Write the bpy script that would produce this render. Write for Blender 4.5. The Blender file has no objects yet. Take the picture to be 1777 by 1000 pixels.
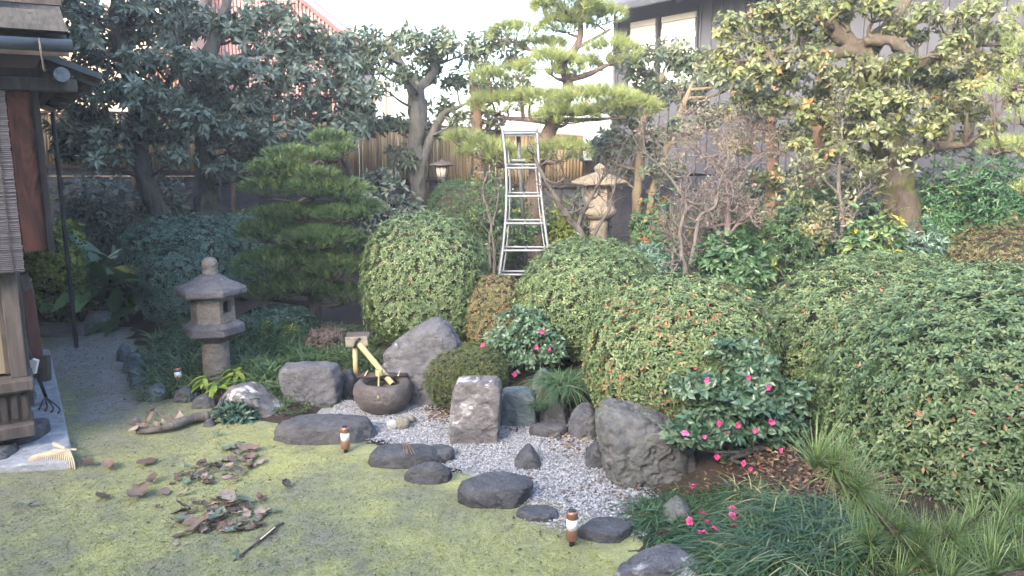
import bpy, bmesh, math, random
import numpy as np
from mathutils import Vector, Matrix

# ------------------------------------------------------------------ camera, world, sun, exposure
scene = bpy.context.scene
col = scene.collection
CAM_Z, FPX, PITCH = 1.9, 1368.0, math.atan(250 / 1368)
cam_d = bpy.data.cameras.new('camera')
cam = bpy.data.objects.new('camera', cam_d); col.objects.link(cam)
cam.location = (0, 0, CAM_Z); cam.rotation_euler = (math.pi / 2 - PITCH, 0, 0)
cam_d.sensor_width = 36; cam_d.lens = FPX / 1777 * 36; cam_d.clip_start = 0.05; cam_d.clip_end = 3000
scene.camera = cam
SUN_EL, SUN_AZ = math.radians(27), math.radians(208)     # azimuth: clockwise from +Y, where the sun stands
world = bpy.data.worlds.new('World'); scene.world = world; world.use_nodes = True
wn = world.node_tree.nodes; wl = world.node_tree.links
sky = wn.new('ShaderNodeTexSky'); sky.sky_type = 'NISHITA'; sky.sun_disc = False
sky.sun_elevation = SUN_EL; sky.sun_rotation = SUN_AZ; sky.dust_density = 3.0; sky.air_density = 1.0; sky.ozone_density = 1.0
wl.new(sky.outputs[0], wn['Background'].inputs[0]); wn['Background'].inputs[1].default_value = 0.15
sd = bpy.data.lights.new('sun', 'SUN'); sd.energy = 1.0; sd.angle = math.radians(28); sd.color = (1, .93, .82)
sun = bpy.data.objects.new('sun', sd); col.objects.link(sun)
sdir = Vector((math.sin(SUN_AZ) * math.cos(SUN_EL), math.cos(SUN_AZ) * math.cos(SUN_EL), math.sin(SUN_EL)))
sun.rotation_euler = (-sdir).to_track_quat('-Z', 'Y').to_euler(); sun.location = sdir * 40
vs = scene.view_settings; vs.view_transform = 'Standard'; vs.look = 'None'; vs.gamma = 1; vs.use_curve_mapping = False
vs.exposure = 2.9
HAZE = 0.0032
scene.cycles.use_denoising = True
scene.cycles.max_bounces = 6; scene.cycles.diffuse_bounces = 3; scene.cycles.glossy_bounces = 2
scene.cycles.transmission_bounces = 4; scene.cycles.transparent_max_bounces = 4; scene.cycles.volume_bounces = 0
scene.cycles.use_adaptive_sampling = True; scene.cycles.adaptive_threshold = .025

# ------------------------------------------------------------------ pixel <-> place helpers
rng = np.random.default_rng(7); random.seed(7)
A = np.array
cp_, sp_ = math.cos(PITCH), math.sin(PITCH)
def ray(px, py):
    dx, dy = (px - 888.5) / FPX, (500 - py) / FPX
    return A([dx, cp_ + dy * sp_, -sp_ + dy * cp_])
def P(px, py, Y):                      # the point at distance Y seen at this pixel
    d = ray(px, py); return A([0, 0, CAM_Z]) + d * (Y / d[1])
def G(px, py, z=0.0):                  # the point at height z seen at this pixel
    d = ray(px, py); return A([0, 0, CAM_Z]) + d * ((z - CAM_Z) / d[2])
def mpp(Y, z=0.8):                     # metres per photo pixel at that distance
    return (Y * cp_ + (CAM_Z - z) * sp_) / FPX
def unit(v):
    v = np.asarray(v, float); return v / np.maximum(np.linalg.norm(v, axis=-1, keepdims=True), 1e-9)

# ------------------------------------------------------------------ noise
def _h(ix, iy, iz):
    n = (ix * 73856093) ^ (iy * 19349663) ^ (iz * 83492791)
    n = (n ^ (n >> 13)) * 1274126177 & 0x7fffffff
    n = (n ^ (n >> 15)) * 668265263 & 0x7fffffff
    return (n & 0xffff) / 65535.0
def vnoise(p):
    p = np.asarray(p, float); i = np.floor(p).astype(np.int64); f = p - i; u = f * f * (3 - 2 * f); r = 0
    for a in (0, 1):
        for b in (0, 1):
            for c in (0, 1):
                w = (u[:, 0] if a else 1 - u[:, 0]) * (u[:, 1] if b else 1 - u[:, 1]) * (u[:, 2] if c else 1 - u[:, 2])
                r = r + w * _h(i[:, 0] + a, i[:, 1] + b, i[:, 2] + c)
    return r
def fbm(p, s=1.0, o=4, seed=0):
    p = np.asarray(p, float) * s + seed * 17.31; r = 0; a = .5; t = 0
    for k in range(o):
        r = r + a * vnoise(p + k * 31.7); t += a; a *= .5; p = p * 2.03
    return r / t
def smooth(a, b, x):
    t = np.clip((x - a) / (b - a), 0, 1); return t * t * (3 - 2 * t)
def inside(poly, x, y):
    poly = np.asarray(poly); r = np.zeros(x.shape, bool); n = len(poly)
    for i in range(n):
        x1, y1 = poly[i][:2]; x2, y2 = poly[(i + 1) % n][:2]
        c = ((y1 > y) != (y2 > y)) & (x < (x2 - x1) * (y - y1) / (y2 - y1 + 1e-12) + x1); r ^= c
    return r
def pdist(poly, x, y):                 # distance outside a polygon, 0 inside
    poly = np.asarray(poly); d = np.full(x.shape, 1e9); n = len(poly)
    for i in range(n):
        a = poly[i][:2]; b = poly[(i + 1) % n][:2]; e = b - a
        t = np.clip(((x - a[0]) * e[0] + (y - a[1]) * e[1]) / (e @ e + 1e-12), 0, 1)
        d = np.minimum(d, np.hypot(x - a[0] - t * e[0], y - a[1] - t * e[1]))
    return np.where(inside(poly, x, y), 0, d)

# ------------------------------------------------------------------ mesh builder
ORG = {}
class MB:
    def __init__(s): s.V = []; s.F = []; s.T = []; s.n = 0
    def add(s, V, Fs, tint=0.5):
        V = np.asarray(V, float)
        if not isinstance(Fs, list): Fs = [Fs]
        for F in Fs: s.F.append(np.asarray(F, np.int64) + s.n)
        s.V.append(V); s.T.append(np.broadcast_to(np.asarray(tint, float), (len(V),)).copy()); s.n += len(V); return s
    def mesh(s, name, mat, off=(0, 0, 0), sm=False):
        V = np.concatenate(s.V) - np.asarray(off); T = np.concatenate(s.T)
        me = bpy.data.meshes.new(name); me.vertices.add(len(V)); me.vertices.foreach_set('co', V.ravel())
        F = [f for f in s.F if len(f)]
        nl = sum(f.size for f in F); npoly = sum(len(f) for f in F)
        me.loops.add(nl); me.polygons.add(npoly)
        me.loops.foreach_set('vertex_index', np.concatenate([f.ravel() for f in F]))
        ln = np.concatenate([np.full(len(f), f.shape[1]) for f in F])
        st = np.concatenate([[0], np.cumsum(ln)[:-1]])
        me.polygons.foreach_set('loop_start', st); me.polygons.foreach_set('loop_total', ln)
        me.polygons.foreach_set('use_smooth', np.full(npoly, sm))
        at = me.attributes.new('tint', 'FLOAT', 'POINT'); at.data.foreach_set('value', T)
        me.materials.append(mat); me.update(calc_edges=True); me.validate(); return me
    def build(s, name, mat, parent=None, sm=False, bevel=0, loc=None):
        off = ORG[parent.name] if parent is not None else (A(loc) if loc is not None else A([0, 0, 0]))
        o = bpy.data.objects.new(name, s.mesh(name, mat, off, sm)); col.objects.link(o)
        if parent is not None: o.parent = parent
        else: o.location = off
        ORG[o.name] = off
        if bevel:
            bm = bmesh.new(); bm.from_mesh(o.data); bmesh.ops.recalc_face_normals(bm, faces=bm.faces); bm.to_mesh(o.data); bm.free()
            m = o.modifiers.new('bevel', 'BEVEL'); m.width = bevel; m.segments = 2; m.limit_method = 'ANGLE'; m.angle_limit = .6
        return o
def tag(o, label=None, cat=None, group=None, kind=None):
    if label: o['label'] = label
    if cat: o['category'] = cat
    if group: o['group'] = group
    if kind: o['kind'] = kind
    return o
def thing(name, label, cat, loc, group=None):
    o = bpy.data.objects.new(name, None); col.objects.link(o); o.empty_display_size = .1
    o.location = tuple(loc); ORG[o.name] = A(loc, float); return tag(o, label, cat, group)
def piece(name, me, parent, loc, rot=None, scale=None):      # an object that shares mesh data, placed in world terms
    o = bpy.data.objects.new(name, me); col.objects.link(o)
    o.parent = parent; o.location = tuple(A(loc, float) - (ORG[parent.name] if parent is not None else 0))
    if rot is not None: o.rotation_euler = rot
    if scale is not None: o.scale = scale
    ORG[o.name] = A(loc, float); return o

# ------------------------------------------------------------------ shapes
def spline(pts, n):                    # Catmull-Rom through points (any width)
    p = np.asarray(pts, float)
    if len(p) == 2: t = np.linspace(0, 1, n)[:, None]; return p[0] * (1 - t) + p[1] * t
    q = np.vstack([2 * p[0] - p[1], p, 2 * p[-1] - p[-2]]); k = len(p) - 1
    u = np.linspace(0, k - 1e-6, n); i = u.astype(int); t = (u - i)[:, None]
    a, b, c, d = q[i], q[i + 1], q[i + 2], q[i + 3]
    return .5 * (2 * b + (c - a) * t + (2 * a - 5 * b + 4 * c - d) * t ** 2 + (3 * b - a - 3 * c + d) * t ** 3)
def tube(path, rad, sides=8, cap=True):
    p = np.asarray(path, float); n = len(p); r = np.broadcast_to(np.asarray(rad, float), (n,))
    t = unit(np.gradient(p, axis=0)); ref = A([0, 0, 1.]) if abs(t[0][2]) < .9 else A([1., 0, 0])
    N = np.zeros_like(p); v = unit(np.cross(t[0], ref))
    for i in range(n):
        v = unit(v - t[i] * (v @ t[i])); N[i] = v
    B = np.cross(t, N); a = np.arange(sides) * 2 * math.pi / sides
    V = (p[:, None] + r[:, None, None] * (np.cos(a)[None, :, None] * N[:, None] + np.sin(a)[None, :, None] * B[:, None])).reshape(-1, 3)
    i = np.arange(n - 1)[:, None] * sides; j = np.arange(sides)[None]; j2 = (j + 1) % sides
    F = np.stack([i + j, i + j2, i + sides + j2, i + sides + j], -1).reshape(-1, 4); Fs = [F]
    if cap: Fs += [np.arange(sides)[::-1][None], (np.arange(sides) + (n - 1) * sides)[None]]
    return V, Fs
def box(c, s, rot=None):               # rot: 3x3, columns are the box axes
    V = A([[x, y, z] for x in (-.5, .5) for y in (-.5, .5) for z in (-.5, .5)]) * A(s, float)
    if rot is not None: V = V @ np.asarray(rot).T
    return V + A(c, float), A([[0, 1, 3, 2], [4, 6, 7, 5], [0, 4, 5, 1], [2, 3, 7, 6], [0, 2, 6, 4], [1, 5, 7, 3]])
def bar(a, b, w, h, up=(0, 0, 1)):     # box beam from a to b
    a, b = A(a, float), A(b, float); d = b - a; L = np.linalg.norm(d); d = d / L
    s = unit(np.cross(d, up)); u = np.cross(s, d)
    return box((a + b) / 2, (L, w, h), np.stack([d, s, u], 1))
def lathe(prof, sides=24, c=(0, 0, 0), ph=0.0):
    a = np.arange(sides) * 2 * math.pi / sides + ph; pr = np.asarray(prof, float); n = len(pr)
    V = np.stack([pr[:, :1] * np.cos(a), pr[:, :1] * np.sin(a), np.repeat(pr[:, 1:2], sides, 1)], -1).reshape(-1, 3) + A(c, float)
    i = np.arange(n - 1)[:, None] * sides; j = np.arange(sides)[None]; j2 = (j + 1) % sides
    F = np.stack([i + j, i + j2, i + sides + j2, i + sides + j], -1).reshape(-1, 4)
    return V, [F, np.arange(sides)[::-1][None], (np.arange(sides) + (n - 1) * sides)[None]]
_ico = {}
def ico(sub):
    if sub not in _ico:
        bm = bmesh.new(); bmesh.ops.create_icosphere(bm, subdivisions=sub, radius=1)
        _ico[sub] = (A([v.co[:] for v in bm.verts]), A([[v.index for v in f.verts] for f in bm.faces])); bm.free()
    return _ico[sub]

# ------------------------------------------------------------------ leaves
LEAF = (A([[0, 0, 0], [-.5, .42, .07], [0, .45, 0], [.5, .42, .07], [0, 1, -.10]]), A([[0, 2, 1], [0, 3, 2], [1, 2, 4], [2, 3, 4]]))
LEAF2 = (A([[0, 0, 0], [-.5, .4, .10], [.5, .4, .10], [0, 1, -.06]]), A([[0, 3, 1], [0, 2, 3]]))
LEAF6 = (A([[0, 0, 0], [-.36, .2, .07], [0, .22, .01], [.36, .2, .07], [-.5, .52, .08], [0, .55, 0], [.5, .52, .08], [0, 1, -.14]]),
         A([[0, 2, 1], [0, 3, 2], [1, 2, 5], [1, 5, 4], [2, 3, 6], [2, 6, 5], [4, 5, 7], [5, 6, 7]]))
NEEDLE = (A([[-.5, 0, 0], [.5, 0, 0], [0, 1, 0]]), A([[0, 1, 2]]))
def leaves(mb, pos, dr, nrm, L, W, tint, tpl=LEAF):
    n = len(pos); dr = unit(dr); s = unit(np.cross(dr, nrm)); nn = np.cross(s, dr)
    tv, tf = tpl; L = np.broadcast_to(np.asarray(L, float), (n,))[:, None, None]; W = np.broadcast_to(np.asarray(W, float), (n,))[:, None, None]
    V = pos[:, None] + L * tv[None, :, 1:2] * dr[:, None] + W * tv[None, :, 0:1] * s[:, None] + L * tv[None, :, 2:3] * nn[:, None]
    F = (np.arange(n)[:, None, None] * len(tv) + tf[None]).reshape(-1, tf.shape[1])
    mb.add(V.reshape(-1, 3), F, np.repeat(tint, len(tv)))
def frame(ax):
    ax = unit(ax); r = np.where(np.abs(ax[:, 2:3]) < .9, A([[0, 0, 1.]]), A([[1., 0, 0]])); t = unit(np.cross(ax, r)); return ax, t, np.cross(ax, t)
def rosettes(mb, pos, ax, k, L, wr, tint, el=(15, 60), tpl=LEAF, jit=.25, droop=0, spread=.1, redp=None):
    n = len(pos); ax, t, b = frame(ax)
    ph = rng.uniform(0, 6.28, (n, 1)) + np.arange(k)[None] * 6.2832 / k + rng.normal(0, .3, (n, k))
    e = np.radians(rng.uniform(el[0], el[1], (n, k)))
    rad = np.cos(ph)[..., None] * t[:, None] + np.sin(ph)[..., None] * b[:, None]
    d = np.cos(e)[..., None] * rad + np.sin(e)[..., None] * ax[:, None]; d[..., 2] -= droop
    nn = np.cos(e)[..., None] * ax[:, None] - np.sin(e)[..., None] * rad + rng.normal(0, jit, (n, k, 3))
    LL = L * rng.uniform(.65, 1.2, (n, k)); p = pos[:, None] + d * (LL * spread)[..., None]
    tt = np.clip(tint[:, None] + rng.normal(0, .09, (n, k)), 0, 1)
    if redp is not None: tt = np.where(rng.random((n, k)) < redp[:, None], rng.uniform(.89, 1, (n, k)), np.minimum(tt, .86))
    leaves(mb, p.reshape(-1, 3), d.reshape(-1, 3), nn.reshape(-1, 3), LL.ravel(), (LL * wr).ravel(), tt.ravel(), tpl)
def sphere_pts(n):
    return unit(rng.normal(0, 1, (n, 3)))
# ------------------------------------------------------------------ materials
def new_mat(name):
    m = bpy.data.materials.new(name); m.use_nodes = True; nt = m.node_tree
    return m, nt, nt.nodes['Principled BSDF'], nt.nodes['Material Output']
def ramp(nt, stops, fac=None, interp='LINEAR'):
    r = nt.nodes.new('ShaderNodeValToRGB'); e = r.color_ramp.elements; r.color_ramp.interpolation = interp
    while len(e) < len(stops): e.new(.5)
    for k, (p, c) in enumerate(stops): e[k].position = p; e[k].color = (*c, 1)
    if fac is not None: nt.links.new(fac, r.inputs[0])
    return r
def noise_n(nt, scale, detail=6, rough=.6, coord='Object', vec=None, dist=0):
    n = nt.nodes.new('ShaderNodeTexNoise'); n.inputs['Scale'].default_value = scale; n.inputs['Detail'].default_value = detail
    n.inputs['Roughness'].default_value = rough; n.inputs['Distortion'].default_value = dist
    if vec is None:
        tc = nt.nodes.new('ShaderNodeTexCoord'); vec = tc.outputs[coord]
    nt.links.new(vec, n.inputs['Vector']); return n
def mapped(nt, scale, coord='Object', rot=(0, 0, 0)):
    tc = nt.nodes.new('ShaderNodeTexCoord'); mp = nt.nodes.new('ShaderNodeMapping'); mp.inputs['Scale'].default_value = scale
    mp.inputs['Rotation'].default_value = rot
    nt.links.new(tc.outputs[coord], mp.inputs[0]); return mp.outputs[0]
def bump(nt, bs, src, strength=.4, dist=.01, prev=None):
    b = nt.nodes.new('ShaderNodeBump'); b.inputs['Strength'].default_value = strength; b.inputs['Distance'].default_value = dist
    nt.links.new(src, b.inputs['Height'])
    if prev is not None: nt.links.new(prev.outputs[0], b.inputs['Normal'])
    nt.links.new(b.outputs[0], bs.inputs['Normal']); return b
def mix(nt, a, b, fac, mode='MIX'):
    m = nt.nodes.new('ShaderNodeMix'); m.data_type = 'RGBA'; m.blend_type = mode
    for v, s in ((a, 6), (b, 7)):
        if isinstance(v, tuple): m.inputs[s].default_value = (*v, 1)
        else: nt.links.new(v, m.inputs[s])
    if isinstance(fac, (int, float)): m.inputs[0].default_value = fac
    else: nt.links.new(fac, m.inputs[0])
    return m.outputs[2]
def tint_attr(nt):
    a = nt.nodes.new('ShaderNodeAttribute'); a.attribute_name = 'tint'; return a.outputs['Fac']
def leaf_mat(name, stops, rough=.5, tr=.25, spec=.5, back=None):
    m, nt, bs, out = new_mat(name); r = ramp(nt, stops, tint_attr(nt)); c = r.outputs[0]
    geo = nt.nodes.new('ShaderNodeNewGeometry')
    if back:
        c = mix(nt, c, back, geo.outputs['Backfacing'])
    nt.links.new(c, bs.inputs['Base Color']); bs.inputs['Roughness'].default_value = rough; bs.inputs['Specular IOR Level'].default_value = spec
    t = nt.nodes.new('ShaderNodeBsdfTranslucent'); tc = mix(nt, c, (1., 1., .35), .25, 'MULTIPLY'); nt.links.new(tc, t.inputs[0])
    ms = nt.nodes.new('ShaderNodeMixShader'); ms.inputs[0].default_value = tr
    nt.links.new(bs.outputs[0], ms.inputs[1]); nt.links.new(t.outputs[0], ms.inputs[2]); nt.links.new(ms.outputs[0], out.inputs[0]); return m
def plain(name, c, rough=.6, metal=0, nscale=0, amt=.25, bstr=0, spec=.5):
    m, nt, bs, out = new_mat(name); bs.inputs['Roughness'].default_value = rough; bs.inputs['Metallic'].default_value = metal
    bs.inputs['Specular IOR Level'].default_value = spec
    if nscale:
        n = noise_n(nt, nscale); r = ramp(nt, [(.25, tuple(x * (1 - amt) for x in c)), (.75, tuple(min(1, x * (1 + amt)) for x in c))], n.outputs[0])
        nt.links.new(r.outputs[0], bs.inputs['Base Color'])
        if bstr: bump(nt, bs, n.outputs[0], bstr, .01)
    else: bs.inputs['Base Color'].default_value = (*c, 1)
    return m
def stone_mat(name, dark, light, lichen=(.5, .5, .48), lich=.6, scale=6, moss=None, rough=.75, seed=0, cracks=1.):
    m, nt, bs, out = new_mat(name); bs.inputs['Roughness'].default_value = rough
    v = mapped(nt, (1, 1, 1.4), 'Object', (seed, seed * .7, 0))
    n1 = noise_n(nt, scale, 8, .65, vec=v, dist=.6); r1 = ramp(nt, [(.3, dark), (.7, light)], n1.outputs[0])
    n2 = noise_n(nt, scale * 5, 8, .7, vec=v); r2 = ramp(nt, [(.35, (.6, .6, .6)), (.65, (1.15, 1.15, 1.15))], n2.outputs[0])
    c = mix(nt, r1.outputs[0], r2.outputs[0], .8, 'MULTIPLY')
    n3 = noise_n(nt, scale * .9, 9, .72, vec=v, dist=.3); r3 = ramp(nt, [(lich, (0, 0, 0)), (lich + .07, (1, 1, 1))], n3.outputs[0])
    geo = nt.nodes.new('ShaderNodeNewGeometry'); sx = nt.nodes.new('ShaderNodeSeparateXYZ'); nt.links.new(geo.outputs['Normal'], sx.inputs[0])
    up = ramp(nt, [(.0, (.25,) * 3), (.6, (1,) * 3)], sx.outputs[2]); lf = mix(nt, r3.outputs[0], up.outputs[0], 1., 'MULTIPLY')
    c = mix(nt, c, lichen, lf)
    if moss:
        n4 = noise_n(nt, scale * 1.7, 8, .7, vec=v); r4 = ramp(nt, [(.52, (0, 0, 0)), (.62, (1, 1, 1))], n4.outputs[0]); c = mix(nt, c, moss, r4.outputs[0])
    nt.links.new(c, bs.inputs['Base Color'])
    n5 = noise_n(nt, scale * 16, 6, .8, vec=v); vo = nt.nodes.new('ShaderNodeTexVoronoi'); vo.feature = 'DISTANCE_TO_EDGE'; vo.inputs['Scale'].default_value = scale * .55
    wv = mix(nt, v, n1.outputs[1], .22); nt.links.new(wv, vo.inputs['Vector']); cr_ = ramp(nt, [(0, (.25,) * 3), (.035, (1,) * 3)], vo.outputs[0])
    c2 = mix(nt, c, cr_.outputs[0], .4 * cracks, 'MULTIPLY'); r5 = ramp(nt, [(.35, (.7,) * 3), (.65, (1.25,) * 3)], n5.outputs[0]); c2 = mix(nt, c2, r5.outputs[0], .7, 'MULTIPLY'); nt.links.new(c2, bs.inputs['Base Color'])
    b0 = bump(nt, bs, cr_.outputs[0], .35 * cracks, .02); b1 = bump(nt, bs, n1.outputs[0], .75, .05, b0); b2 = bump(nt, bs, n2.outputs[0], .8, .018, b1); bump(nt, bs, n5.outputs[0], .5, .005, b2); return m
def bark_mat(name, c1, c2, scale=8, moss=None, mosslim=.55):
    m, nt, bs, out = new_mat(name); bs.inputs['Roughness'].default_value = .9
    n = noise_n(nt, scale, 8, .7, vec=mapped(nt, (1, 1, .3))); r = ramp(nt, [(.3, c1), (.7, c2)], n.outputs[0]); c = r.outputs[0]
    if moss:
        n2 = noise_n(nt, scale * .35, 6, .6); r2 = ramp(nt, [(mosslim, (0, 0, 0)), (mosslim + .1, (1, 1, 1))], n2.outputs[0]); c = mix(nt, c, moss, r2.outputs[0])
    nt.links.new(c, bs.inputs['Base Color']); nf = noise_n(nt, scale * 4, 6, .75, vec=mapped(nt, (1, 1, .35))); b1 = bump(nt, bs, n.outputs[0], .9, .05); bump(nt, bs, nf.outputs[0], .7, .015, b1); return m
def wood_mat(name, c1, c2, scale=(3, 3, 30), rough=.7, dist=1.5, vary=0):
    m, nt, bs, out = new_mat(name); bs.inputs['Roughness'].default_value = rough
    n = noise_n(nt, 1, 6, .6, vec=mapped(nt, scale), dist=dist); r = ramp(nt, [(.3, c1), (.7, c2)], n.outputs[0])
    c = r.outputs[0]
    if vary:
        oi = nt.nodes.new('ShaderNodeObjectInfo'); rv = ramp(nt, [(0, (1 - vary,) * 3), (1, (1 + vary * .5, 1 + vary * .45, 1 + vary * .35))], oi.outputs['Random']); c = mix(nt, c, rv.outputs[0], 1., 'MULTIPLY')
    nt.links.new(c, bs.inputs['Base Color']); bump(nt, bs, n.outputs[0], .35, .006); return m

g = lambda *c: c
M = {}
# azalea: olive green clipped shoots, some bronze and pink old leaves
M['azalea'] = leaf_mat('azalea_leaf', [(0, (.042, .075, .03)), (.35, (.095, .145, .055)), (.7, (.16, .215, .09)), (.86, (.24, .26, .11)), (.93, (.36, .17, .08)), (1, (.48, .13, .09))], .42, .22, back=(.12, .16, .08))
M['azalea_deep'] = leaf_mat('azalea_deep_leaf', [(0, (.038, .072, .03)), (.35, (.082, .135, .053)), (.7, (.145, .2, .085)), (.88, (.21, .24, .1)), (.95, (.36, .17, .08)), (1, (.48, .12, .1))], .40, .22, back=(.1, .14, .07))
M['azalea_fine'] = leaf_mat('azalea_fine_leaf', [(0, (.04, .065, .022)), (.4, (.085, .115, .035)), (.7, (.14, .155, .055)), (.9, (.2, .13, .06)), (1, (.25, .1, .06))], .55, .2)
M['azalea_rust'] = leaf_mat('azalea_rust_leaf', [(0, (.06, .06, .022)), (.4, (.12, .12, .045)), (.7, (.17, .14, .06)), (1, (.26, .12, .07))], .55, .2)
M['blue_hedge'] = leaf_mat('blue_hedge_leaf', [(0, (.03, .065, .048)), (.5, (.075, .14, .1)), (1, (.14, .215, .155))], .4, .15)
M['evergreen'] = leaf_mat('evergreen_leaf', [(0, (.052, .082, .058)), (.4, (.135, .175, .128)), (.8, (.24, .275, .2)), (1, (.32, .34, .24))], .3, .15, .5, back=(.13, .16, .11))
M['evergreen_pale'] = leaf_mat('evergreen_pale_leaf', [(0, (.04, .065, .038)), (.4, (.085, .12, .07)), (.8, (.15, .18, .10)), (1, (.23, .21, .12))], .4, .22, .5, back=(.17, .19, .13))
M['olive_tree'] = leaf_mat('olive_tree_leaf', [(0, (.05, .065, .025)), (.35, (.10, .125, .042)), (.7, (.17, .185, .07)), (.93, (.26, .24, .09)), (1, (.30, .17, .07))], .42, .25, .5, back=(.19, .2, .12))
M['bush'] = leaf_mat('bush_leaf', [(0, (.025, .06, .028)), (.4, (.055, .115, .05)), (.8, (.10, .17, .065)), (.95, (.2, .24, .06)), (1, (.4, .33, .06))], .42, .2)
M['bush_yellow'] = leaf_mat('bush_yellow_leaf', [(0, (.09, .13, .02)), (.5, (.2, .25, .045)), (1, (.36, .37, .07))], .45, .3)
M['nandina'] = leaf_mat('nandina_leaf', [(0, (.03, .085, .04)), (.5, (.06, .145, .06)), (.92, (.11, .2, .075)), (1, (.4, .13, .05))], .4, .22)
M['twig_pink'] = leaf_mat('twig_pink_leaf', [(0, (.10, .075, .065)), (.5, (.17, .125, .11)), (1, (.18, .18, .11))], .6, .2)
M['camellia'] = leaf_mat('camellia_leaf', [(0, (.025, .058, .032)), (.5, (.06, .112, .062)), (1, (.12, .175, .105))], .34, .1, .45, back=(.10, .15, .09))
M['aspidistra'] = leaf_mat('aspidistra_leaf', [(0, (.03, .07, .028)), (.5, (.07, .135, .045)), (.85, (.15, .21, .075)), (1, (.36, .33, .08))], .25, .15)
M['lime'] = leaf_mat('lime_leaf', [(0, (.12, .19, .03)), (1, (.27, .34, .06))], .4, .25)
M['grass_dark'] = leaf_mat('mondo_grass_blade', [(0, (.014, .038, .016)), (.5, (.042, .092, .036)), (.88, (.1, .16, .06)), (.96, (.2, .22, .1)), (1, (.32, .28, .14))], .4, .12)
M['grass'] = leaf_mat('bed_grass_blade', [(0, (.03, .065, .028)), (.5, (.07, .13, .05)), (1, (.17, .21, .10))], .45, .25)
M['pine'] = leaf_mat('pine_needle', [(0, (.09, .125, .04)), (.5, (.22, .27, .095)), (.9, (.34, .38, .14)), (1, (.38, .3, .1))], .5, .2)
M['pine_near'] = leaf_mat('near_pine_needle', [(0, (.08, .13, .045)), (.5, (.17, .25, .085)), (.9, (.27, .34, .13)), (1, (.38, .33, .15))], .4, .2)
M['podocarp'] = leaf_mat('podocarp_needle', [(0, (.024, .055, .022)), (.5, (.065, .118, .042)), (.85, (.14, .2, .07)), (1, (.28, .3, .06))], .45, .15)
M['petal'] = leaf_mat('pink_petal', [(0, (.6, .03, .16)), (1, (.85, .14, .38))], .5, .3)
M['petal_fallen'] = leaf_mat('fallen_petal', [(0, (.6, .05, .2)), (1, (.78, .2, .42))], .6, .3)
M['dead'] = leaf_mat('dead_leaf', [(0, (.045, .034, .027)), (.35, (.105, .068, .052)), (.7, (.18, .13, .10)), (.88, (.3, .24, .195)), (.93, (.07, .12, .075)), (1, (.12, .17, .12))], .6, .1, back=(.24, .18, .15))
M['moss_tuft'] = leaf_mat('moss_tuft', [(0, (.14, .135, .11)), (.3, (.16, .185, .12)), (.55, (.27, .28, .125)), (1, (.41, .41, .15))], .8, .35, .2)
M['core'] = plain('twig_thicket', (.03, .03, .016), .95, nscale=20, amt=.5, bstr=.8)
M['litter'] = leaf_mat('litter_leaf', [(0, (.05, .028, .018)), (.5, (.12, .065, .04)), (.85, (.2, .125, .075)), (1, (.3, .24, .1))], .7, .1)
# ground
def ground_mat(name, stops, fs=90, bstr=.7, bd=.012):
    m, nt, bs, out = new_mat(name); bs.inputs['Roughness'].default_value = .95; bs.inputs['Specular IOR Level'].default_value = .2
    r = ramp(nt, stops, tint_attr(nt)); n = noise_n(nt, fs, 6, .7); r2 = ramp(nt, [(.3, (.55, .55, .55)), (.7, (1.25, 1.25, 1.25))], n.outputs[0])
    n3 = noise_n(nt, fs * .22, 6, .7); r3 = ramp(nt, [(.35, (.75, .75, .75)), (.65, (1.15, 1.15, 1.15))], n3.outputs[0])
    c = mix(nt, r.outputs[0], r2.outputs[0], .85, 'MULTIPLY'); c = mix(nt, c, r3.outputs[0], .8, 'MULTIPLY')
    nt.links.new(c, bs.inputs['Base Color']); bump(nt, bs, n.outputs[0], bstr, bd); return m
M['moss'] = ground_mat('moss_ground', [(0, (.22, .215, .2)), (.22, (.19, .18, .14)), (.42, (.195, .2, .125)), (.62, (.26, .268, .135)), (1, (.38, .38, .15))])
M['soil'] = ground_mat('bed_soil', [(0, (.025, .02, .015)), (1, (.075, .055, .04))], 40)
M['gravel_base'] = ground_mat('gravel_base', [(0, (.2, .2, .21)), (1, (.36, .36, .37))], 120)
def pebble_mat():
    m, nt, bs, out = new_mat('white_pebble'); bs.inputs['Roughness'].default_value = .7
    r = ramp(nt, [(0, (.07, .07, .075)), (.25, (.17, .17, .18)), (.6, (.27, .27, .285)), (1, (.45, .45, .46))], tint_attr(nt))
    nt.links.new(r.outputs[0], bs.inputs['Base Color']); return m
M['pebble'] = pebble_mat()
# stone
M['rock_violet'] = stone_mat('violet_grey_rock', (.07, .069, .078), (.155, .152, .162), (.42, .41, .42), .62, 5)
M['rock_dark'] = stone_mat('dark_grey_rock', (.045, .046, .052), (.105, .104, .113), (.34, .34, .36), .64, 6, seed=1)
M['rock_slab'] = stone_mat('slab_rock', (.058, .056, .062), (.12, .115, .122), (.33, .32, .33), .66, 5, seed=2)
M['rock_lichen'] = stone_mat('lichen_rock', (.085, .083, .092), (.175, .168, .18), (.5, .48, .46), .525, 6, seed=3)
M['rock_white'] = stone_mat('white_veined_rock', (.095, .084, .086), (.2, .182, .183), (.6, .58, .57), .55, 5, seed=4)
M['rock_blue'] = stone_mat('blue_green_rock', (.055, .075, .085), (.13, .165, .175), (.25, .28, .29), .66, 4, seed=5)
M['rock_grey'] = stone_mat('grey_boulder', (.07, .07, .07), (.165, .16, .155), (.34, .34, .32), .6, 4, moss=(.10, .115, .08), seed=6)
M['lantern'] = stone_mat('weathered_lantern_stone', (.15, .13, .115), (.275, .24, .21), (.34, .33, .31), .66, 10, seed=7, rough=.9, cracks=0)
M['lantern_cap'] = stone_mat('weathered_lantern_cap', (.085, .08, .09), (.165, .155, .165), (.3, .29, .28), .64, 9, seed=8, rough=.9, cracks=0)
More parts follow.
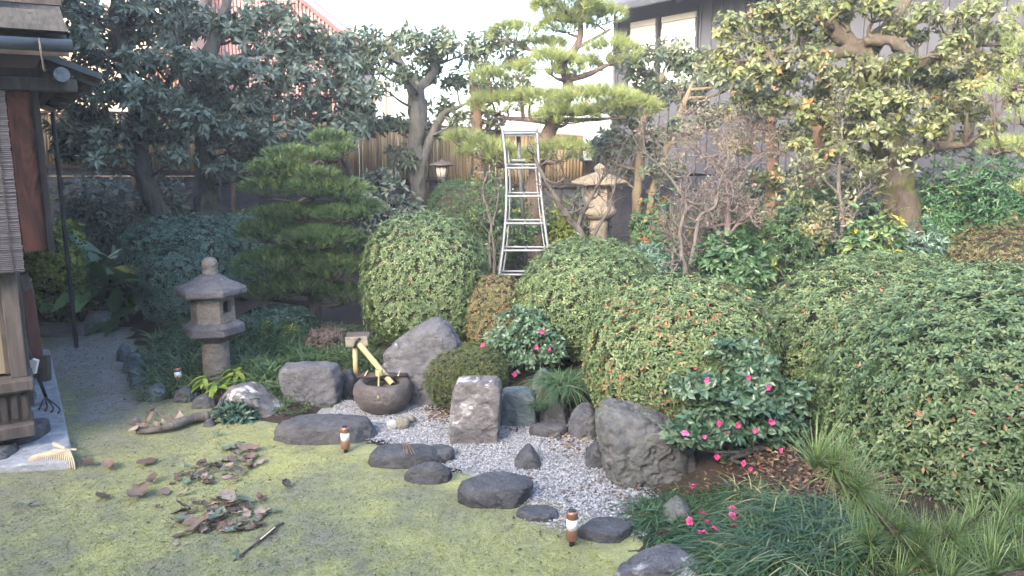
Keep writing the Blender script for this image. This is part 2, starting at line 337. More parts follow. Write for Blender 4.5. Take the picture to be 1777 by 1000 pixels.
M['lantern_tan'] = stone_mat('tan_lantern_stone', (.21, .175, .13), (.34, .29, .22), (.25, .21, .15), .6, 9, seed=9, rough=.9, cracks=0)
M['lantern_tan_cap'] = stone_mat('tan_lantern_cap', (.17, .13, .10), (.33, .27, .19), (.14, .12, .10), .58, 9, seed=10, rough=.9, cracks=0)
M['basin'] = stone_mat('basin_stone', (.07, .058, .055), (.15, .125, .118), (.27, .25, .25), .68, 8, seed=11, rough=.5, cracks=0)
M['pebble_pale'] = stone_mat('pale_cobble', (.38, .38, .35), (.55, .55, .5), (.65, .65, .6), .7, 12, cracks=0)
M['pebble_brown'] = stone_mat('brown_cobble', (.2, .18, .14), (.34, .31, .25), (.45, .43, .38), .7, 12, cracks=0)
M['concrete'] = stone_mat('pale_concrete', (.22, .235, .265), (.33, .345, .375), (.42, .43, .45), .6, 3, rough=.85, cracks=0)
M['block'] = stone_mat('wall_block', (.075, .075, .085), (.135, .135, .15), (.2, .2, .21), .68, 6, rough=.9, cracks=0)
M['hollow'] = plain('hollow_shade', (.02, .018, .015), .9)  # near-black colour standing for the shade in gaps and openings
# wood, bark, bamboo
M['bark_pale'] = bark_mat('pale_bark', (.06, .055, .05), (.21, .2, .18), 7, moss=(.085, .085, .05), mosslim=.5)
M['bark_dark'] = bark_mat('dark_bark', (.035, .03, .027), (.11, .095, .082), 9)
M['bark_moss'] = bark_mat('mossy_bark', (.04, .03, .024), (.115, .088, .062), 8, moss=(.085, .098, .02), mosslim=.5)
M['bark_pine'] = bark_mat('pine_bark', (.06, .042, .036), (.17, .12, .095), 12)
M['bark_tan'] = bark_mat('tan_bark', (.10, .078, .05), (.22, .175, .11), 8)
M['bark_rust'] = bark_mat('rusty_bark', (.17, .09, .05), (.36, .22, .14), 8)
M['twig'] = bark_mat('grey_twig', (.07, .06, .054), (.16, .14, .125), 12)
M['twig_violet'] = bark_mat('violet_twig', (.10, .075, .075), (.24, .19, .18), 12)
M['driftwood'] = bark_mat('driftwood', (.06, .05, .045), (.2, .17, .15), 12)
M['redwood'] = wood_mat('reddish_plank', (.045, .015, .01), (.30, .09, .05), (7, 7, 1.6), .55, 3)
M['darkwood'] = wood_mat('dark_timber', (.02, .015, .013), (.06, .045, .038), (12, 12, 2))
M['greywood'] = wood_mat('weathered_timber', (.035, .027, .024), (.1, .08, .07), (14, 14, 2))
M['redpaint'] = wood_mat('red_brown_timber', (.12, .05, .04), (.21, .095, .075), (14, 14, 2))
M['shingle'] = wood_mat('silver_shingle', (.03, .028, .028), (.085, .08, .078), (4, 40, 4))
M['bamboo_fence'] = wood_mat('fence_bamboo', (.36, .245, .12), (.55, .40, .22), (25, 25, 1.5), .6, .5, .45)
M['bamboo'] = wood_mat('yellow_bamboo', (.33, .26, .12), (.48, .39, .21), (20, 20, 3), .4, .5)
M['bamboo_pale'] = wood_mat('pale_bamboo', (.38, .3, .2), (.55, .45, .31), (20, 20, 3), .6, .5)
M['blind'] = wood_mat('violet_grey_reed', (.03, .027, .033), (.065, .06, .07), (3, 3, 90), .8, .2)
M['cream_panel'] = plain('cream_panel', (.2, .165, .11), .8, nscale=6, amt=.12)
# metal, paint, plastic
M['alu'] = plain('aluminium', (.17, .18, .185), .5, .35, nscale=12, amt=.08)
M['gutter'] = plain('gutter_metal', (.06, .066, .07), .45, .3, nscale=5)
M['copper'] = plain('copper_band', (.34, .18, .125), .4, .7, nscale=30, amt=.15)
M['frost'] = plain('frosted_plastic', (.78, .8, .83), .5)
M['black'] = plain('black_plastic', (.015, .015, .015), .5)
M['iron'] = plain('dark_iron', (.05, .045, .045), .6, .4, nscale=20)
M['lampcap'] = plain('bronze_lamp_cap', (.13, .10, .085), .5, .3, nscale=10)
M['lampglass'] = plain('cloudy_lamp_glass', (.62, .55, .47), .3)
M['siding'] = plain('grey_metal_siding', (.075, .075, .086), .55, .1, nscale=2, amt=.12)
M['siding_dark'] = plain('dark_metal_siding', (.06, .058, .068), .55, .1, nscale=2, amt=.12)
M['eave'] = plain('violet_grey_eave', (.075, .07, .095), .7, nscale=3, amt=.15)
M['shutter'] = plain('white_shutter', (.74, .72, .66), .6)
M['red_sheet'] = plain('faded_red_sheet', (.36, .17, .16), .6, 0, nscale=2.5, amt=.2)
M['red_dark'] = plain('dark_red_sheet', (.24, .115, .11), .6, 0, nscale=2.5, amt=.2)
M['cream_board'] = plain('cream_board', (.58, .47, .37), .75, nscale=3, amt=.12)
M['white_paint'] = plain('white_painted_metal', (.75, .75, .76), .5)
M['pink_roof'] = plain('faded_pink_roof', (.42, .30, .29), .7, nscale=6, amt=.12)
M['plaster'] = plain('pale_plaster', (.62, .58, .5), .9, nscale=4, amt=.08)
M['pane'] = plain('dark_window_glass', (.03, .035, .04), .08)
def water_mat():
    m, nt, bs, out = new_mat('basin_water'); bs.inputs['Base Color'].default_value = (.02, .02, .015, 1); bs.inputs['Roughness'].default_value = .03
    n = noise_n(nt, 14, 2); bump(nt, bs, n.outputs[0], .08, .01); return m
M['water'] = water_mat()

# ------------------------------------------------------------------ terrain
lawn_px = [(1075, 1000), (1050, 955), (985, 925), (930, 895), (860, 880), (790, 850), (700, 835), (640, 800), (560, 775), (470, 748), (390, 728),
           (330, 708), (250, 698), (222, 668), (212, 632), (203, 600), (208, 572), (70, 574)]
LAWN = A([G(*p)[:2] for p in lawn_px] + [[-7.5, 8.0], [-9.5, 4.], [-9.5, -2.], [1.2, -2.], [.75, 2.5]])
gr_px = [(1150, 935), (1000, 915), (935, 890), (925, 850), (880, 825), (790, 805), (750, 780), (690, 765), (620, 752), (570, 722), (585, 704), (640, 698),
         (720, 702), (770, 738), (880, 742), (985, 745), (1045, 800), (1095, 850), (1170, 912)]
GRAVEL = A([G(*p)[:2] for p in gr_px])
def H(x, y):
    x = np.atleast_1d(np.asarray(x, float)); y = np.atleast_1d(np.asarray(y, float))
    d = np.minimum(pdist(LAWN, x, y), pdist(GRAVEL, x, y)); w = smooth(0.05, .7, d)
    right = smooth(.2, 1.2, x)
    h = w * (.11 + .15 * right) + .05 * (fbm(np.stack([x, y, 0 * x], 1), 1.3, 3) - .5) * w
    return np.where(d <= 0, -.03, h)
def Hz(p): return float(H(p[0], p[1])[0])
def grid(x0, x1, y0, y1, s):
    xs = np.arange(x0, x1 + s / 2, s); ys = np.arange(y0, y1 + s / 2, s); X, Y = np.meshgrid(xs, ys); nx = len(xs); ny = len(ys)
    i = (np.arange(ny - 1)[:, None] * nx + np.arange(nx - 1)[None]).ravel()
    return X.ravel(), Y.ravel(), np.stack([i, i + 1, i + nx + 1, i + nx], 1)
# soil of the beds, reaching the horizon
X, Y, F = grid(-16, 16, -6, 20, .16); Z = H(X, Y)
edge = (np.abs(X) > 15.9) | (Y < -5.9) | (Y > 19.85)
mb = MB(); mb.add(np.stack([X, Y, Z], 1), F, fbm(np.stack([X, Y, Z], 1), 2.5, 4))
ring_in = A([[-16, -6], [16, -6], [16, 20], [-16, 20]]); ring_out = A([[-40, -30], [40, -30], [40, 50], [-40, 50]])
tag(mb.build('ground', M['soil'], sm=True), kind='structure')
mb = MB(); V = np.vstack([np.c_[ring_in * .99, [-.06] * 4], np.c_[ring_out, [-.06] * 4]])
mb.add(V, A([[0, 4, 5, 1], [1, 5, 6, 2], [2, 6, 7, 3], [3, 7, 4, 0]]), .5); tag(mb.build('terrain', M['soil']), kind='structure')
# moss lawn with its bare and grey patches
def lawn_tint(x, y):
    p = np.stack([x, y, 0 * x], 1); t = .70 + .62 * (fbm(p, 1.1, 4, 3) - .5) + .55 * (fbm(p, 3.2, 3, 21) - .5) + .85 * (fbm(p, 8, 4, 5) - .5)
    a = A(G(160, 580)[:2]); pth = A([G(155, 575)[:2], G(150, 620)[:2], G(175, 670)[:2], G(190, 720)[:2]]); dp = np.full(x.shape, 9.)
    for k in range(3):
        e = pth[k + 1] - pth[k]; q = np.clip(((x - pth[k][0]) * e[0] + (y - pth[k][1]) * e[1]) / (e @ e), 0, 1)
        dp = np.minimum(dp, np.hypot(x - pth[k][0] - q * e[0], y - pth[k][1] - q * e[1]) / (.42 - .10 * k))
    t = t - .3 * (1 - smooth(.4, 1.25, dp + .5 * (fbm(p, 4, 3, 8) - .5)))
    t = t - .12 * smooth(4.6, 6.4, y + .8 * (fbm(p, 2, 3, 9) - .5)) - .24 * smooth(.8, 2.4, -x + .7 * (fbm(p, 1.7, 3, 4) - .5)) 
    return np.clip(t, 0, 1)
X, Y, F = grid(-6.4, 1.4, -1.5, 8.4, .05)
dl = pdist(LAWN, X, Y); ok = (dl < .5)[F].all(1)
Z = .006 + .022 * (fbm(np.stack([X, Y, 0 * X], 1), 3, 3, 2) - .5) + .012 * (fbm(np.stack([X, Y, 0 * X], 1), 16, 2, 6) - .5)
Z = Z - .16 * smooth(.2, .4, dl)
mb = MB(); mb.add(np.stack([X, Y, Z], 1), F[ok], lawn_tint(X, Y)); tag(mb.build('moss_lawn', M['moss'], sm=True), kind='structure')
lawn_z = lambda x, y: .006 + .022 * (fbm(np.stack([x, y, 0 * x], 1), 3, 3, 2) - .5) + .012 * (fbm(np.stack([x, y, 0 * x], 1), 16, 2, 6) - .5)
# moss and tiny grass growing on it
n = 170000; yy = 2.7 + 5.2 * rng.random(n) ** 1.7; xx = rng.uniform(-1, .45, n) * yy * .8
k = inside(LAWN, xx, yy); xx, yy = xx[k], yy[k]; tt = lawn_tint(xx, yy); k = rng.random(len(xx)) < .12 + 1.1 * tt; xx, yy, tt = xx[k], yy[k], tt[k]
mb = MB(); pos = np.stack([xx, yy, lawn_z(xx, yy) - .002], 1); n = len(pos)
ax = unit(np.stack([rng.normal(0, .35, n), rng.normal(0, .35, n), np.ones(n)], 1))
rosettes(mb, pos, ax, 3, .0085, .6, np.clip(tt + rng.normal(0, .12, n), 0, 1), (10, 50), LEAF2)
tag(mb.build('moss', M['moss_tuft']), 'short yellow green moss covering the lawn', 'moss', kind='stuff')
# white gravel bed
X, Y, F = grid(GRAVEL[:, 0].min() - .4, GRAVEL[:, 0].max() + .4, GRAVEL[:, 1].min() - .4, GRAVEL[:, 1].max() + .4, .05)
dg = pdist(GRAVEL, X, Y); ok = (dg < .36)[F].all(1); Z = -.004 - .16 * smooth(.16, .34, dg) + .02 * (fbm(np.stack([X, Y, 0 * X], 1), 2.5, 3, 12) - .5)
mb = MB(); mb.add(np.stack([X, Y, Z], 1), F[ok], .5); tag(mb.build('gravel_bed', M['gravel_base'], sm=True), kind='structure')
def pebbles(n, region, size, z0=0.006, tlo=0, thi=1):
    x = rng.uniform(region[:, 0].min(), region[:, 0].max(), n); y = rng.uniform(region[:, 1].min(), region[:, 1].max(), n)
    k = pdist(region, x, y) < .13 * rng.random(n); x, y = x[k], y[k]; n = len(x)
    V = A([[1, 0, 0], [0, 1, 0], [-1, 0, 0], [0, -1, 0], [.55, .55, .62], [-.55, .55, .62], [-.55, -.55, .62], [.55, -.55, .62]], float)
    T = A([[0, 1, 4, 4], [1, 5, 4, 4], [1, 2, 5, 5], [2, 6, 5, 5], [2, 3, 6, 6], [3, 7, 6, 6], [3, 0, 7, 7], [0, 4, 7, 7]])[:, :3]; T = np.vstack([T, [[4, 5, 6], [4, 6, 7]]])
    s = size * rng.uniform(.5, 1.25, n); ph = rng.uniform(0, 6.28, n); c, sn = np.cos(ph), np.sin(ph)
    W = V[None] * rng.uniform(.6, 1.25, (n, 8, 3)); W = W * (s[:, None] * .5)[..., None] * np.stack([np.ones(n), rng.uniform(.6, 1, n), rng.uniform(.6, 1.1, n)], 1)[:, None]
    R = np.stack([W[..., 0] * c[:, None] - W[..., 1] * sn[:, None], W[..., 0] * sn[:, None] + W[..., 1] * c[:, None], W[..., 2]], -1)
    R += np.stack([x, y, z0 + rng.uniform(0, .007, n) + .02 * (fbm(np.stack([x, y, 0 * x], 1), 2.5, 3, 12) - .5)], 1)[:, None]
    mb = MB(); mb.add(R.reshape(-1, 3), (np.arange(n)[:, None, None] * 8 + T[None]).reshape(-1, 3), np.repeat(rng.uniform(tlo, thi, n), 8)); return mb
tag(pebbles(52000, GRAVEL, .0145, .006, .22, .9).build('gravel', M['pebble']), 'white and grey gravel of the dry stream bed', 'gravel', kind='stuff')
PATHP = A([G(110, 582)[:2], G(205, 580)[:2], G(205, 620)[:2], G(215, 690)[:2], G(190, 740)[:2], G(165, 700)[:2], G(130, 640)[:2]])
tag(pebbles(1800, PATHP, .02, .004, 0, .45).build('path_gravel', M['pebble']), 'sparse grey gravel trodden into the path by the house', 'gravel', kind='stuff')
# ------------------------------------------------------------------ bamboo fence on a block wall
FY = 13.0
def fence_top(px): return np.interp(px, [-200, 60, 490, 740, 1010], [196, 196, 201, 220, 240])
def fence_bot(px): return np.interp(px, [-200, 60, 430, 740, 1010, 2400], [280, 286, 302, 313, 322, 322])
fe = thing('bamboo_fence', 'tall fence of upright tan bamboo slats above the dark block wall', 'fence', P(500, 300, FY))
mb = MB(); mb.add(*tube([[0, 0, 0], [0, 0, 1]], .026, 7)); slat_me = mb.mesh('slat', M['bamboo_fence'], sm=True)
for px in np.arange(62, 1012, 5.6):
    a, b = P(px, fence_bot(px), FY), P(px, fence_top(px) + rng.normal(0, .8), FY); o = piece('slat', slat_me, fe, a, (0, rng.normal(0, .004), rng.uniform(0, 6)), (1, 1, b[2] - a[2]))
mb = MB(); pts = [P(x, fence_top(x) - 2, FY - .01) for x in (60, 490, 740, 1012)]
for a, b in zip(pts[:-1], pts[1:]): mb.add(*bar(a, b, .09, .04))
mb.build('cap_rail', M['bark_rust'], fe)
mb = MB(); pts = [P(x, fence_bot(x) + 1, FY) for x in (60, 430, 740, 1012)]
for a, b in zip(pts[:-1], pts[1:]): mb.add(*bar(a, b, .1, .05))
mb.build('bottom_rail', M['darkwood'], fe)
for px in (232, 405, 606, 742):
    mb = MB(); mb.add(*bar(P(px, fence_bot(px) + 3, FY - .09), P(px, 400, FY - .09), .05, .05, (0, 1, 0))); mb.build('post', M['bark_rust'], fe)
bw = thing('block_wall', 'low dark grey concrete block wall under the bamboo fence', 'wall', P(900, 400, FY + .1))
mb = MB(); mb.add(*box((0, 0, 0), (.392, .15, .192))); blk = mb.mesh('block', M['block'])
xr = 0
for r in range(8):
    z = -.02 + r * .2
    x = P(40, 300, FY)[0] + (.2 if r % 2 else 0)
    while x < P(1400, 300, FY)[0]:
        px = 888 + x / mpp(FY, 1)
        if z + .02 < P(px, fence_bot(px) + 2, FY)[2]:
            o = piece('block', blk, bw, (x, FY + .1 + rng.normal(0, .003), z + .1))
        x += .4
mb = MB(); a, b = P(38, 300, FY)[0], P(1400, 300, FY)[0]; mb.add(*box(((a + b) / 2, FY + .1, .55), (b - a, .13, 1.2))); mb.build('mortar', M['block'], bw)

# ------------------------------------------------------------------ grey neighbouring house at the right
L0 = P(1072, 250, 17)[:2]; R0 = P(1777, 250, 10.5)[:2]; e = unit(R0 - L0); nrm = A([e[1], -e[0]]); nrm = nrm if nrm[1] < 0 else -nrm
E3 = A([e[0], e[1], 0]); N3 = A([nrm[0], nrm[1], 0]); RB = np.stack([E3, N3, A([0, 0, 1.])], 1)
gh = thing('grey_house', 'grey metal clad neighbouring house with white shuttered windows under a dark eave', 'house', (L0[0], L0[1], 0))
def gb(s, z, d=0): return A([L0[0], L0[1], 0]) + E3 * s + N3 * d + A([0, 0, z])
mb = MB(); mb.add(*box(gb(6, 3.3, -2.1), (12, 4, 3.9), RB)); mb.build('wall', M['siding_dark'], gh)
mb = MB(); mb.add(*box(gb(6, .6, -2.2), (11.8, 4, 1.5), RB)); mb.build('base', M['hollow'], gh)  # near-black block painted in as the shaded gap under the siding
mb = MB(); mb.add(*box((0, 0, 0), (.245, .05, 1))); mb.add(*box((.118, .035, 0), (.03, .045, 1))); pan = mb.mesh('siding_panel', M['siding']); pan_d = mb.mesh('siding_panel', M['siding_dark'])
import math as _m
rotz = _m.atan2(e[1], e[0])
for k in range(48):
    s = .125 + k * .25
    wz = [z for (s0, s1, z) in ((.42, 1.12, 3.0), (1.3, 2.15, 3.0)) if s0 - .13 < s < s1 + .13]
    top = 4.42; bot = 1.35
    if wz: top = wz[0] - .05
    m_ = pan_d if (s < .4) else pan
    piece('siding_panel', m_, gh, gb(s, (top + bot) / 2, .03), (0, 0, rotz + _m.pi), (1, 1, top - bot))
for (s0, s1, z0, z1) in ((.42, 1.12, 3.0, 4.36), (1.3, 2.15, 3.0, 4.36)):
    w = MB(); w.add(*box(gb((s0 + s1) / 2, (z0 + z1) / 2, -.02), (s1 - s0, .05, z1 - z0), RB)); wo = w.build('window', M['pane'], gh)
    mb = MB()
    for (a, b) in (((s0, z0), (s1, z0)), ((s0, z1), (s1, z1)), ((s0, z0), (s0, z1)), ((s1, z0), (s1, z1))):
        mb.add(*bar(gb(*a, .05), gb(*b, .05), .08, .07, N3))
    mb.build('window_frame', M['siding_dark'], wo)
    z = z0 + .1
    while z < z1 - .08:
        m2 = MB(); m2.add(*box(gb((s0 + s1) / 2, z, .10 + rng.normal(0, .004)), (s1 - s0 + rng.uniform(-.03, .02), .03, .105), RB)); m2.build('slat', M['shutter'], wo); z += .115
mb = MB(); V0 = [gb(-.45, 4.42, .85), gb(12, 4.42, .85), gb(12, 5.6, -1.5), gb(-.45, 5.6, -1.5)]
V1 = [p + A([0, 0, .14]) for p in V0]; mb.add(A(V0 + V1), A([[0, 3, 2, 1], [4, 5, 6, 7], [0, 1, 5, 4], [1, 2, 6, 5], [2, 3, 7, 6], [3, 0, 4, 7]])); mb.build('roof', M['eave'], gh)
mb = MB(); mb.add(*bar(gb(-.45, 4.45, .92), gb(12, 4.45, .92), .1, .1)); mb.build('gutter', M['gutter'], gh)
for s in (.2, 1.2, 2.3, 3.4):
    mb = MB(); mb.add(*bar(gb(s, 4.4, .8), gb(s, 4.78, -.1), .07, .1)); mb.build('rafter', M['eave'], gh)
mb = MB(); mb.add(*tube([gb(-.05, 1.0, .1), gb(-.05, 4.5, .1)], .04, 8)); mb.build('downpipe', M['gutter'], gh)
cs = thing('carport_roof', 'pale corrugated shed roof behind the right stone lantern', 'roof', P(1040, 275, 13.6))
mb = MB(); a, b = P(985, 268, 13.6), P(1100, 262, 13.6)
for k in range(24):
    t = (k + .5) / 24; c = a + (b - a) * t; mb.add(*bar(c, c + A([0, 1.6, .25]), .03, .05))
mb.add(*bar((a + b) / 2 - A([0, .0, .05]), (a + b) / 2 + A([0, 1.6, .2]), b[0] - a[0], .02)); mb.build('sheet', M['shutter'], cs)
for k in (0, 1):
    c = (a, b)[k]; mb = MB(); mb.add(*bar([c[0], c[1] + .1, 0], c + A([0, .1, -.06]), .08, .08, (0, 1, 0))); mb.build('post', M['darkwood'], cs)
mb = MB(); mb.add(*box(((a[0] + b[0]) / 2, 14.9, .8), (b[0] - a[0], .06, 1.6))); mb.build('back_wall', M['bark_rust'], cs)

# ------------------------------------------------------------------ far houses beyond the fence, left
rh = thing('red_house', 'faded red corrugated house with a sloping roof beyond the fence', 'house', P(480, 330, 18) * A([1, 1, 0]))
xa, xb = P(372, 100, 18)[0], P(596, 100, 18)[0]; zr = P(596, 62, 18)[2]; zl = P(480, -60, 18)[2]
def red_top(x): return zr + (xb - x) / (xb - xa) * (zl - zr) * 1.6
mb = MB(); V = A([[xa, 18.1, 0], [xb, 18.1, 0], [xb, 18.1, zr], [xa, 18.1, red_top(xa)], [xa, 22, 0], [xb, 22, 0], [xb, 22, zr], [xa, 22, red_top(xa)]])
mb.add(V, A([[0, 1, 2, 3], [5, 4, 7, 6], [1, 5, 6, 2], [4, 0, 3, 7], [0, 4, 5, 1]])); mb.build('wall', M['red_dark'], rh)
mb = MB(); mb.add(*box((0, 0, .5), (.055, .05, 1))); rib = mb.mesh('rib', M['red_sheet'])
for k in range(36):
    x = xa + (k + .5) * (xb - xa) / 36; piece('rib', rib, rh, (x, 18.06, .2), None, (1, 1, red_top(x) - .25))
mb = MB(); a = A([xb + .25, 17.7, zr - .1]); b = A([xa, 17.7, red_top(xa) + .1]); mb.add(*bar((a + b) / 2 + A([0, 2.2, .05]) - A([0, 2.3, 0]), (a + b) / 2 + A([0, 2.3, .05]), np.linalg.norm(b - a), .09, np.cross(A([0, 1, 0]), unit(b - a))))
mb.build('roof', M['red_sheet'], rh)
for k in range(3):
    t = .2 + .3 * k; c = a + (b - a) * t; mb = MB(); mb.add(*bar(c + A([-.45, .1, -.45]), c + A([.4, .1, -.45]), .05, .06)); mb.build('brace', M['red_dark'], rh)
ch = thing('cream_house', 'cream house of horizontal lap boards behind the left trees', 'house', P(230, 330, 17) * A([1, 1, 0]))
xa, xb = P(60, 100, 17)[0], P(330, 100, 17)[0]
mb = MB(); mb.add(*box(((xa + xb) / 2, 18.6, 2.9), (xb - xa, 3, 5.8))); mb.build('wall', M['cream_board'], ch)
mb = MB(); mb.add(*box((0, 0, 0), (xb - xa + .06, .03, .105), np.stack([A([1, 0, 0]), A([0, .97, .24]), A([0, -.24, .97])], 1))); lap = mb.mesh('lap_board', M['cream_board'])
for k in range(38): piece('lap_board', lap, ch, ((xa + xb) / 2, 17.06, 1.75 + k * .108))
xs = P(262, 150, 16.9)[0]
for k in range(12):
    mb = MB(); mb.add(*box((xs + k * .085, 16.85, 3.0), (.035, .06, 1.7))); mb.build('lattice_bar', M['bark_rust'], ch)
mb = MB(); mb.add(*box((xs + .47, 16.95, 3.0), (1.1, .03, 1.66))); mb.build('lattice_window', M['red_dark'], ch)
wr = thing('balcony_rail', 'white upright balcony bars glimpsed beyond the fence', 'railing', P(655, 200, 16))
for k in range(9):
    x = P(628 + k * 7, 170, 16); mb = MB(); mb.add(*bar(P(628 + k * 7, 205, 16), P(628 + k * 7, 148, 16), .035, .035, (0, 1, 0))); mb.build('bar', M['white_paint'] if k % 3 else M['bark_rust'], wr)
mb = MB(); mb.add(*bar(P(622, 149, 16), P(690, 149, 16), .06, .05)); mb.add(*bar(P(622, 203, 16), P(690, 203, 16), .06, .05)); mb.build('top_rail', M['white_paint'], wr)
for k in (0, 1): mb = MB(); mb.add(*bar(P(624 + 64 * k, 203, 16.05), P(624 + 64 * k, 203, 16.05) * A([1, 1, 0]), .09, .09, (0, 1, 0))); mb.build('post', M['white_paint'], wr)
pk = thing('pink_roofed_house', 'low distant house with a faded pink roof behind the pine', 'house', P(870, 330, 21) * A([1, 1, 0]))
a, b = P(828, 222, 21), P(930, 222, 21)
mb = MB(); mb.add(*box(((a[0] + b[0]) / 2, 22.5, a[2] / 2), (b[0] - a[0] - .2, 2.8, a[2]))); mb.build('wall', M['plaster'], pk)
mb = MB(); z1 = P(870, 196, 22.5)[2]; V = A([[a[0], 20.9, a[2] - .1], [b[0], 20.9, a[2] - .1], [b[0], 22.5, z1], [a[0], 22.5, z1], [a[0], 24.1, a[2] - .1], [b[0], 24.1, a[2] - .1]])
mb.add(V, A([[0, 1, 2, 3], [3, 2, 5, 4]])); mb.add(V - A([0, 0, .1]), A([[3, 2, 1, 0], [4, 5, 2, 3]])); mb.build('roof', M['pink_roof'], pk)

# ------------------------------------------------------------------ the wooden house (left) with an unseen body added behind the viewer
U = A([-.535, .845, 0]); Vv = A([.845, .535, 0]); U = unit(U); Vv = unit(Vv - U * (Vv @ U)); RH = np.stack([U, Vv, A([0, 0, 1.])], 1)
def HL(px, py, a):
    d = ray(px, py); return A([0, 0, CAM_Z]) + d * (a / (d @ U))
def bz(px, py, a):
    p = HL(px, py, a); return p @ Vv, p[2]
def W(a, b, z): return U * a + Vv * b + A([0, 0, z])
wh = thing('wooden_house', 'dark old timber house with shingled eave at the left edge', 'house', W(6, -.4, 0))
def hbox(name, a0, a1, b0, b1, z0, z1, mat, bevel=0, parent=None):
    mb = MB(); mb.add(*box(W((a0 + a1) / 2, (b0 + b1) / 2, (z0 + z1) / 2), (a1 - a0, b1 - b0, z1 - z0), RH)); return mb.build(name, M[mat], parent or wh, bevel=bevel)
b30 = bz(30, 500, 5.6)[0]
zw0, zw1 = bz(10, 648, 5.6)[1], bz(10, 482, 5.6)[1]
hbox('wall', 6.1, 14, -6, bz(20, 400, 6.1)[0], .45, 2.9, 'darkwood')
bL = -4.5
hbox('upper_wall', 6.9, 14, -6, bz(108, 20, 6.9)[0], 2.9, 5.4, 'darkwood')
hbox('lintel', 5.5, 5.72, bL, b30, zw1 + .02, bz(10, 120, 5.6)[1], 'greywood', .006)
win = hbox('window', 5.6, 5.66, bL, b30 - .07, zw0, zw1, 'cream_panel')
bb = b30 - .035; hbox('jamb', 5.53, 5.72, bb - .05, bb + .04, zw0 - .02, zw1 + .02, 'greywood', .006)
for k, px in enumerate((2, 16)):
    q = bz(px, 550, 5.58)[0]; hbox('muntin', 5.575, 5.6, q - .012, q + .012, zw0, zw1, 'greywood', parent=win)
hbox('sill', 5.45, 5.75, bL, b30 + .03, zw0 - .09, zw0 - .02, 'greywood', .008)
hbox('lattice_board', 5.52, 5.6, bL, b30, zw0 - .30, zw0 - .09, 'greywood', .004)
for k in range(5):
    q = b30 - .03 - k * .055; hbox('lattice_slat', 5.5, 5.52, q - .016, q + .016, zw0 - .27, zw0 - .12, 'darkwood')
hbox('sill_beam', 5.45, 5.75, bL, b30 + .01, zw0 - .38, zw0 - .30, 'greywood', .008)
pc = bz(35, 700, 5.95)[0]
hbox('post', 5.88, 6.06, pc - .08, pc + .08, .2, 3.0, 'greywood', .01)
q = bz(9, 740, 5.62)[0]; hbox('short_post', 5.57, 5.67, q - .05, q + .05, .14, zw0 - .38, 'greywood', .008)
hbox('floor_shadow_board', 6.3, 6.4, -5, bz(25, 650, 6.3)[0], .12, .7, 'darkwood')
# red shutter box
r0, r1 = bz(24, 300, 6.6)[0], bz(78, 300, 6.6)[0]; zb, zt = bz(50, 437, 6.6)[1], bz(50, 158, 6.6)[1]
hbox('shutter_box', 6.6, 8.2, r0, r1 - .01, zb, zt, 'redwood', .008)
hbox('shutter_box_trim', 6.56, 6.6, r1 - .03, r1 + .01, zb, zt, 'darkwood')
# gabled lean-to roof with purlin
E1 = bz(178, 139, 6.4); C1 = bz(72, 100, 6.4)
def slab4(pts, th, name, mat):
    mb = MB(); p = A(pts); mb.add(np.vstack([p, p + A([0, 0, th])]), A([[0, 3, 2, 1], [4, 5, 6, 7], [0, 1, 5, 4], [1, 2, 6, 5], [2, 3, 7, 6], [3, 0, 4, 7]])); return mb.build(name, M[mat], wh)
slab4([W(6.4, *C1), W(6.4, *E1), W(13.5, *E1), W(13.5, *C1)], .045, 'side_roof', 'gutter')
for k in range(9):
    a = 6.5 + k * .55; q0 = A([E1[0], E1[1]]) * .96 + A([C1[0], C1[1]]) * .04
    mb = MB(); mb.add(*bar(W(a, C1[0], C1[1] - .03), W(a, q0[0], q0[1] - .03), .05, .06)); mb.build('rafter', M['darkwood'], wh)
p0 = bz(107, 130, 6.35); mb = MB(); mb.add(*tube([W(6.33, *p0), W(12, *p0)], .052, 16)); mb.build('purlin', M['greywood'], wh, sm=False)
mb = MB(); mb.add(*tube([W(6.322, *p0), W(6.33, *p0)], .05, 16)); mb.build('purlin_end', M['concrete'], wh)
q0 = bz(68, 147, 6.45); q1 = bz(134, 148, 6.45); hbox('tie_beam', 6.42, 6.54, q0[0] - .5, q1[0], q0[1] - .045, q0[1] + .045, 'greywood', .01)
hbox('soffit', 6.6, 13, -.6, bz(98, 180, 6.6)[0], 2.35, 2.42, 'darkwood')
# shingled front eave
ze, zt_ = bz(60, 66, 5.2)[1], bz(50, 24, 6.3)[1]; be, bt = bz(119, 80, 5.2)[0], bz(104, 30, 6.3)[0]
for k in range(8):
    t0, t1 = k / 8, (k + 1.3) / 8; a0, a1 = 5.2 + 1.1 * t0, 5.2 + 1.1 * t1; z0, z1 = ze + (zt_ - ze) * t0 + .045, ze + (zt_ - ze) * t1 + .004
    mb = MB(); c0, c1 = be + (bt - be) * t0, be + (bt - be) * t1; p = A([W(a0, bL, z0), W(a0, c0, z0), W(a1, c1, z1), W(a1, bL, z1)])
    mb.add(np.vstack([p, p + A([0, 0, .03])]), A([[0, 3, 2, 1], [4, 5, 6, 7], [0, 1, 5, 4], [1, 2, 6, 5], [2, 3, 7, 6], [3, 0, 4, 7]])); mb.build('shingle_course', M['shingle'], wh)
slab4([W(5.22, bL, ze - .09), W(5.22, be, ze - .09), W(6.3, bt, zt_ - .1), W(6.3, bL, zt_ - .1)], .085, 'eave_board', 'darkwood')
gz = bz(60, 78, 5.15)[1]; b125 = bz(125, 84, 5.15)[0]
mb = MB(); mb.add(*tube([W(5.12, bL, gz), W(5.12, b125, gz)], .035, 12)); mb.build('gutter', M['gutter'], wh, sm=True)
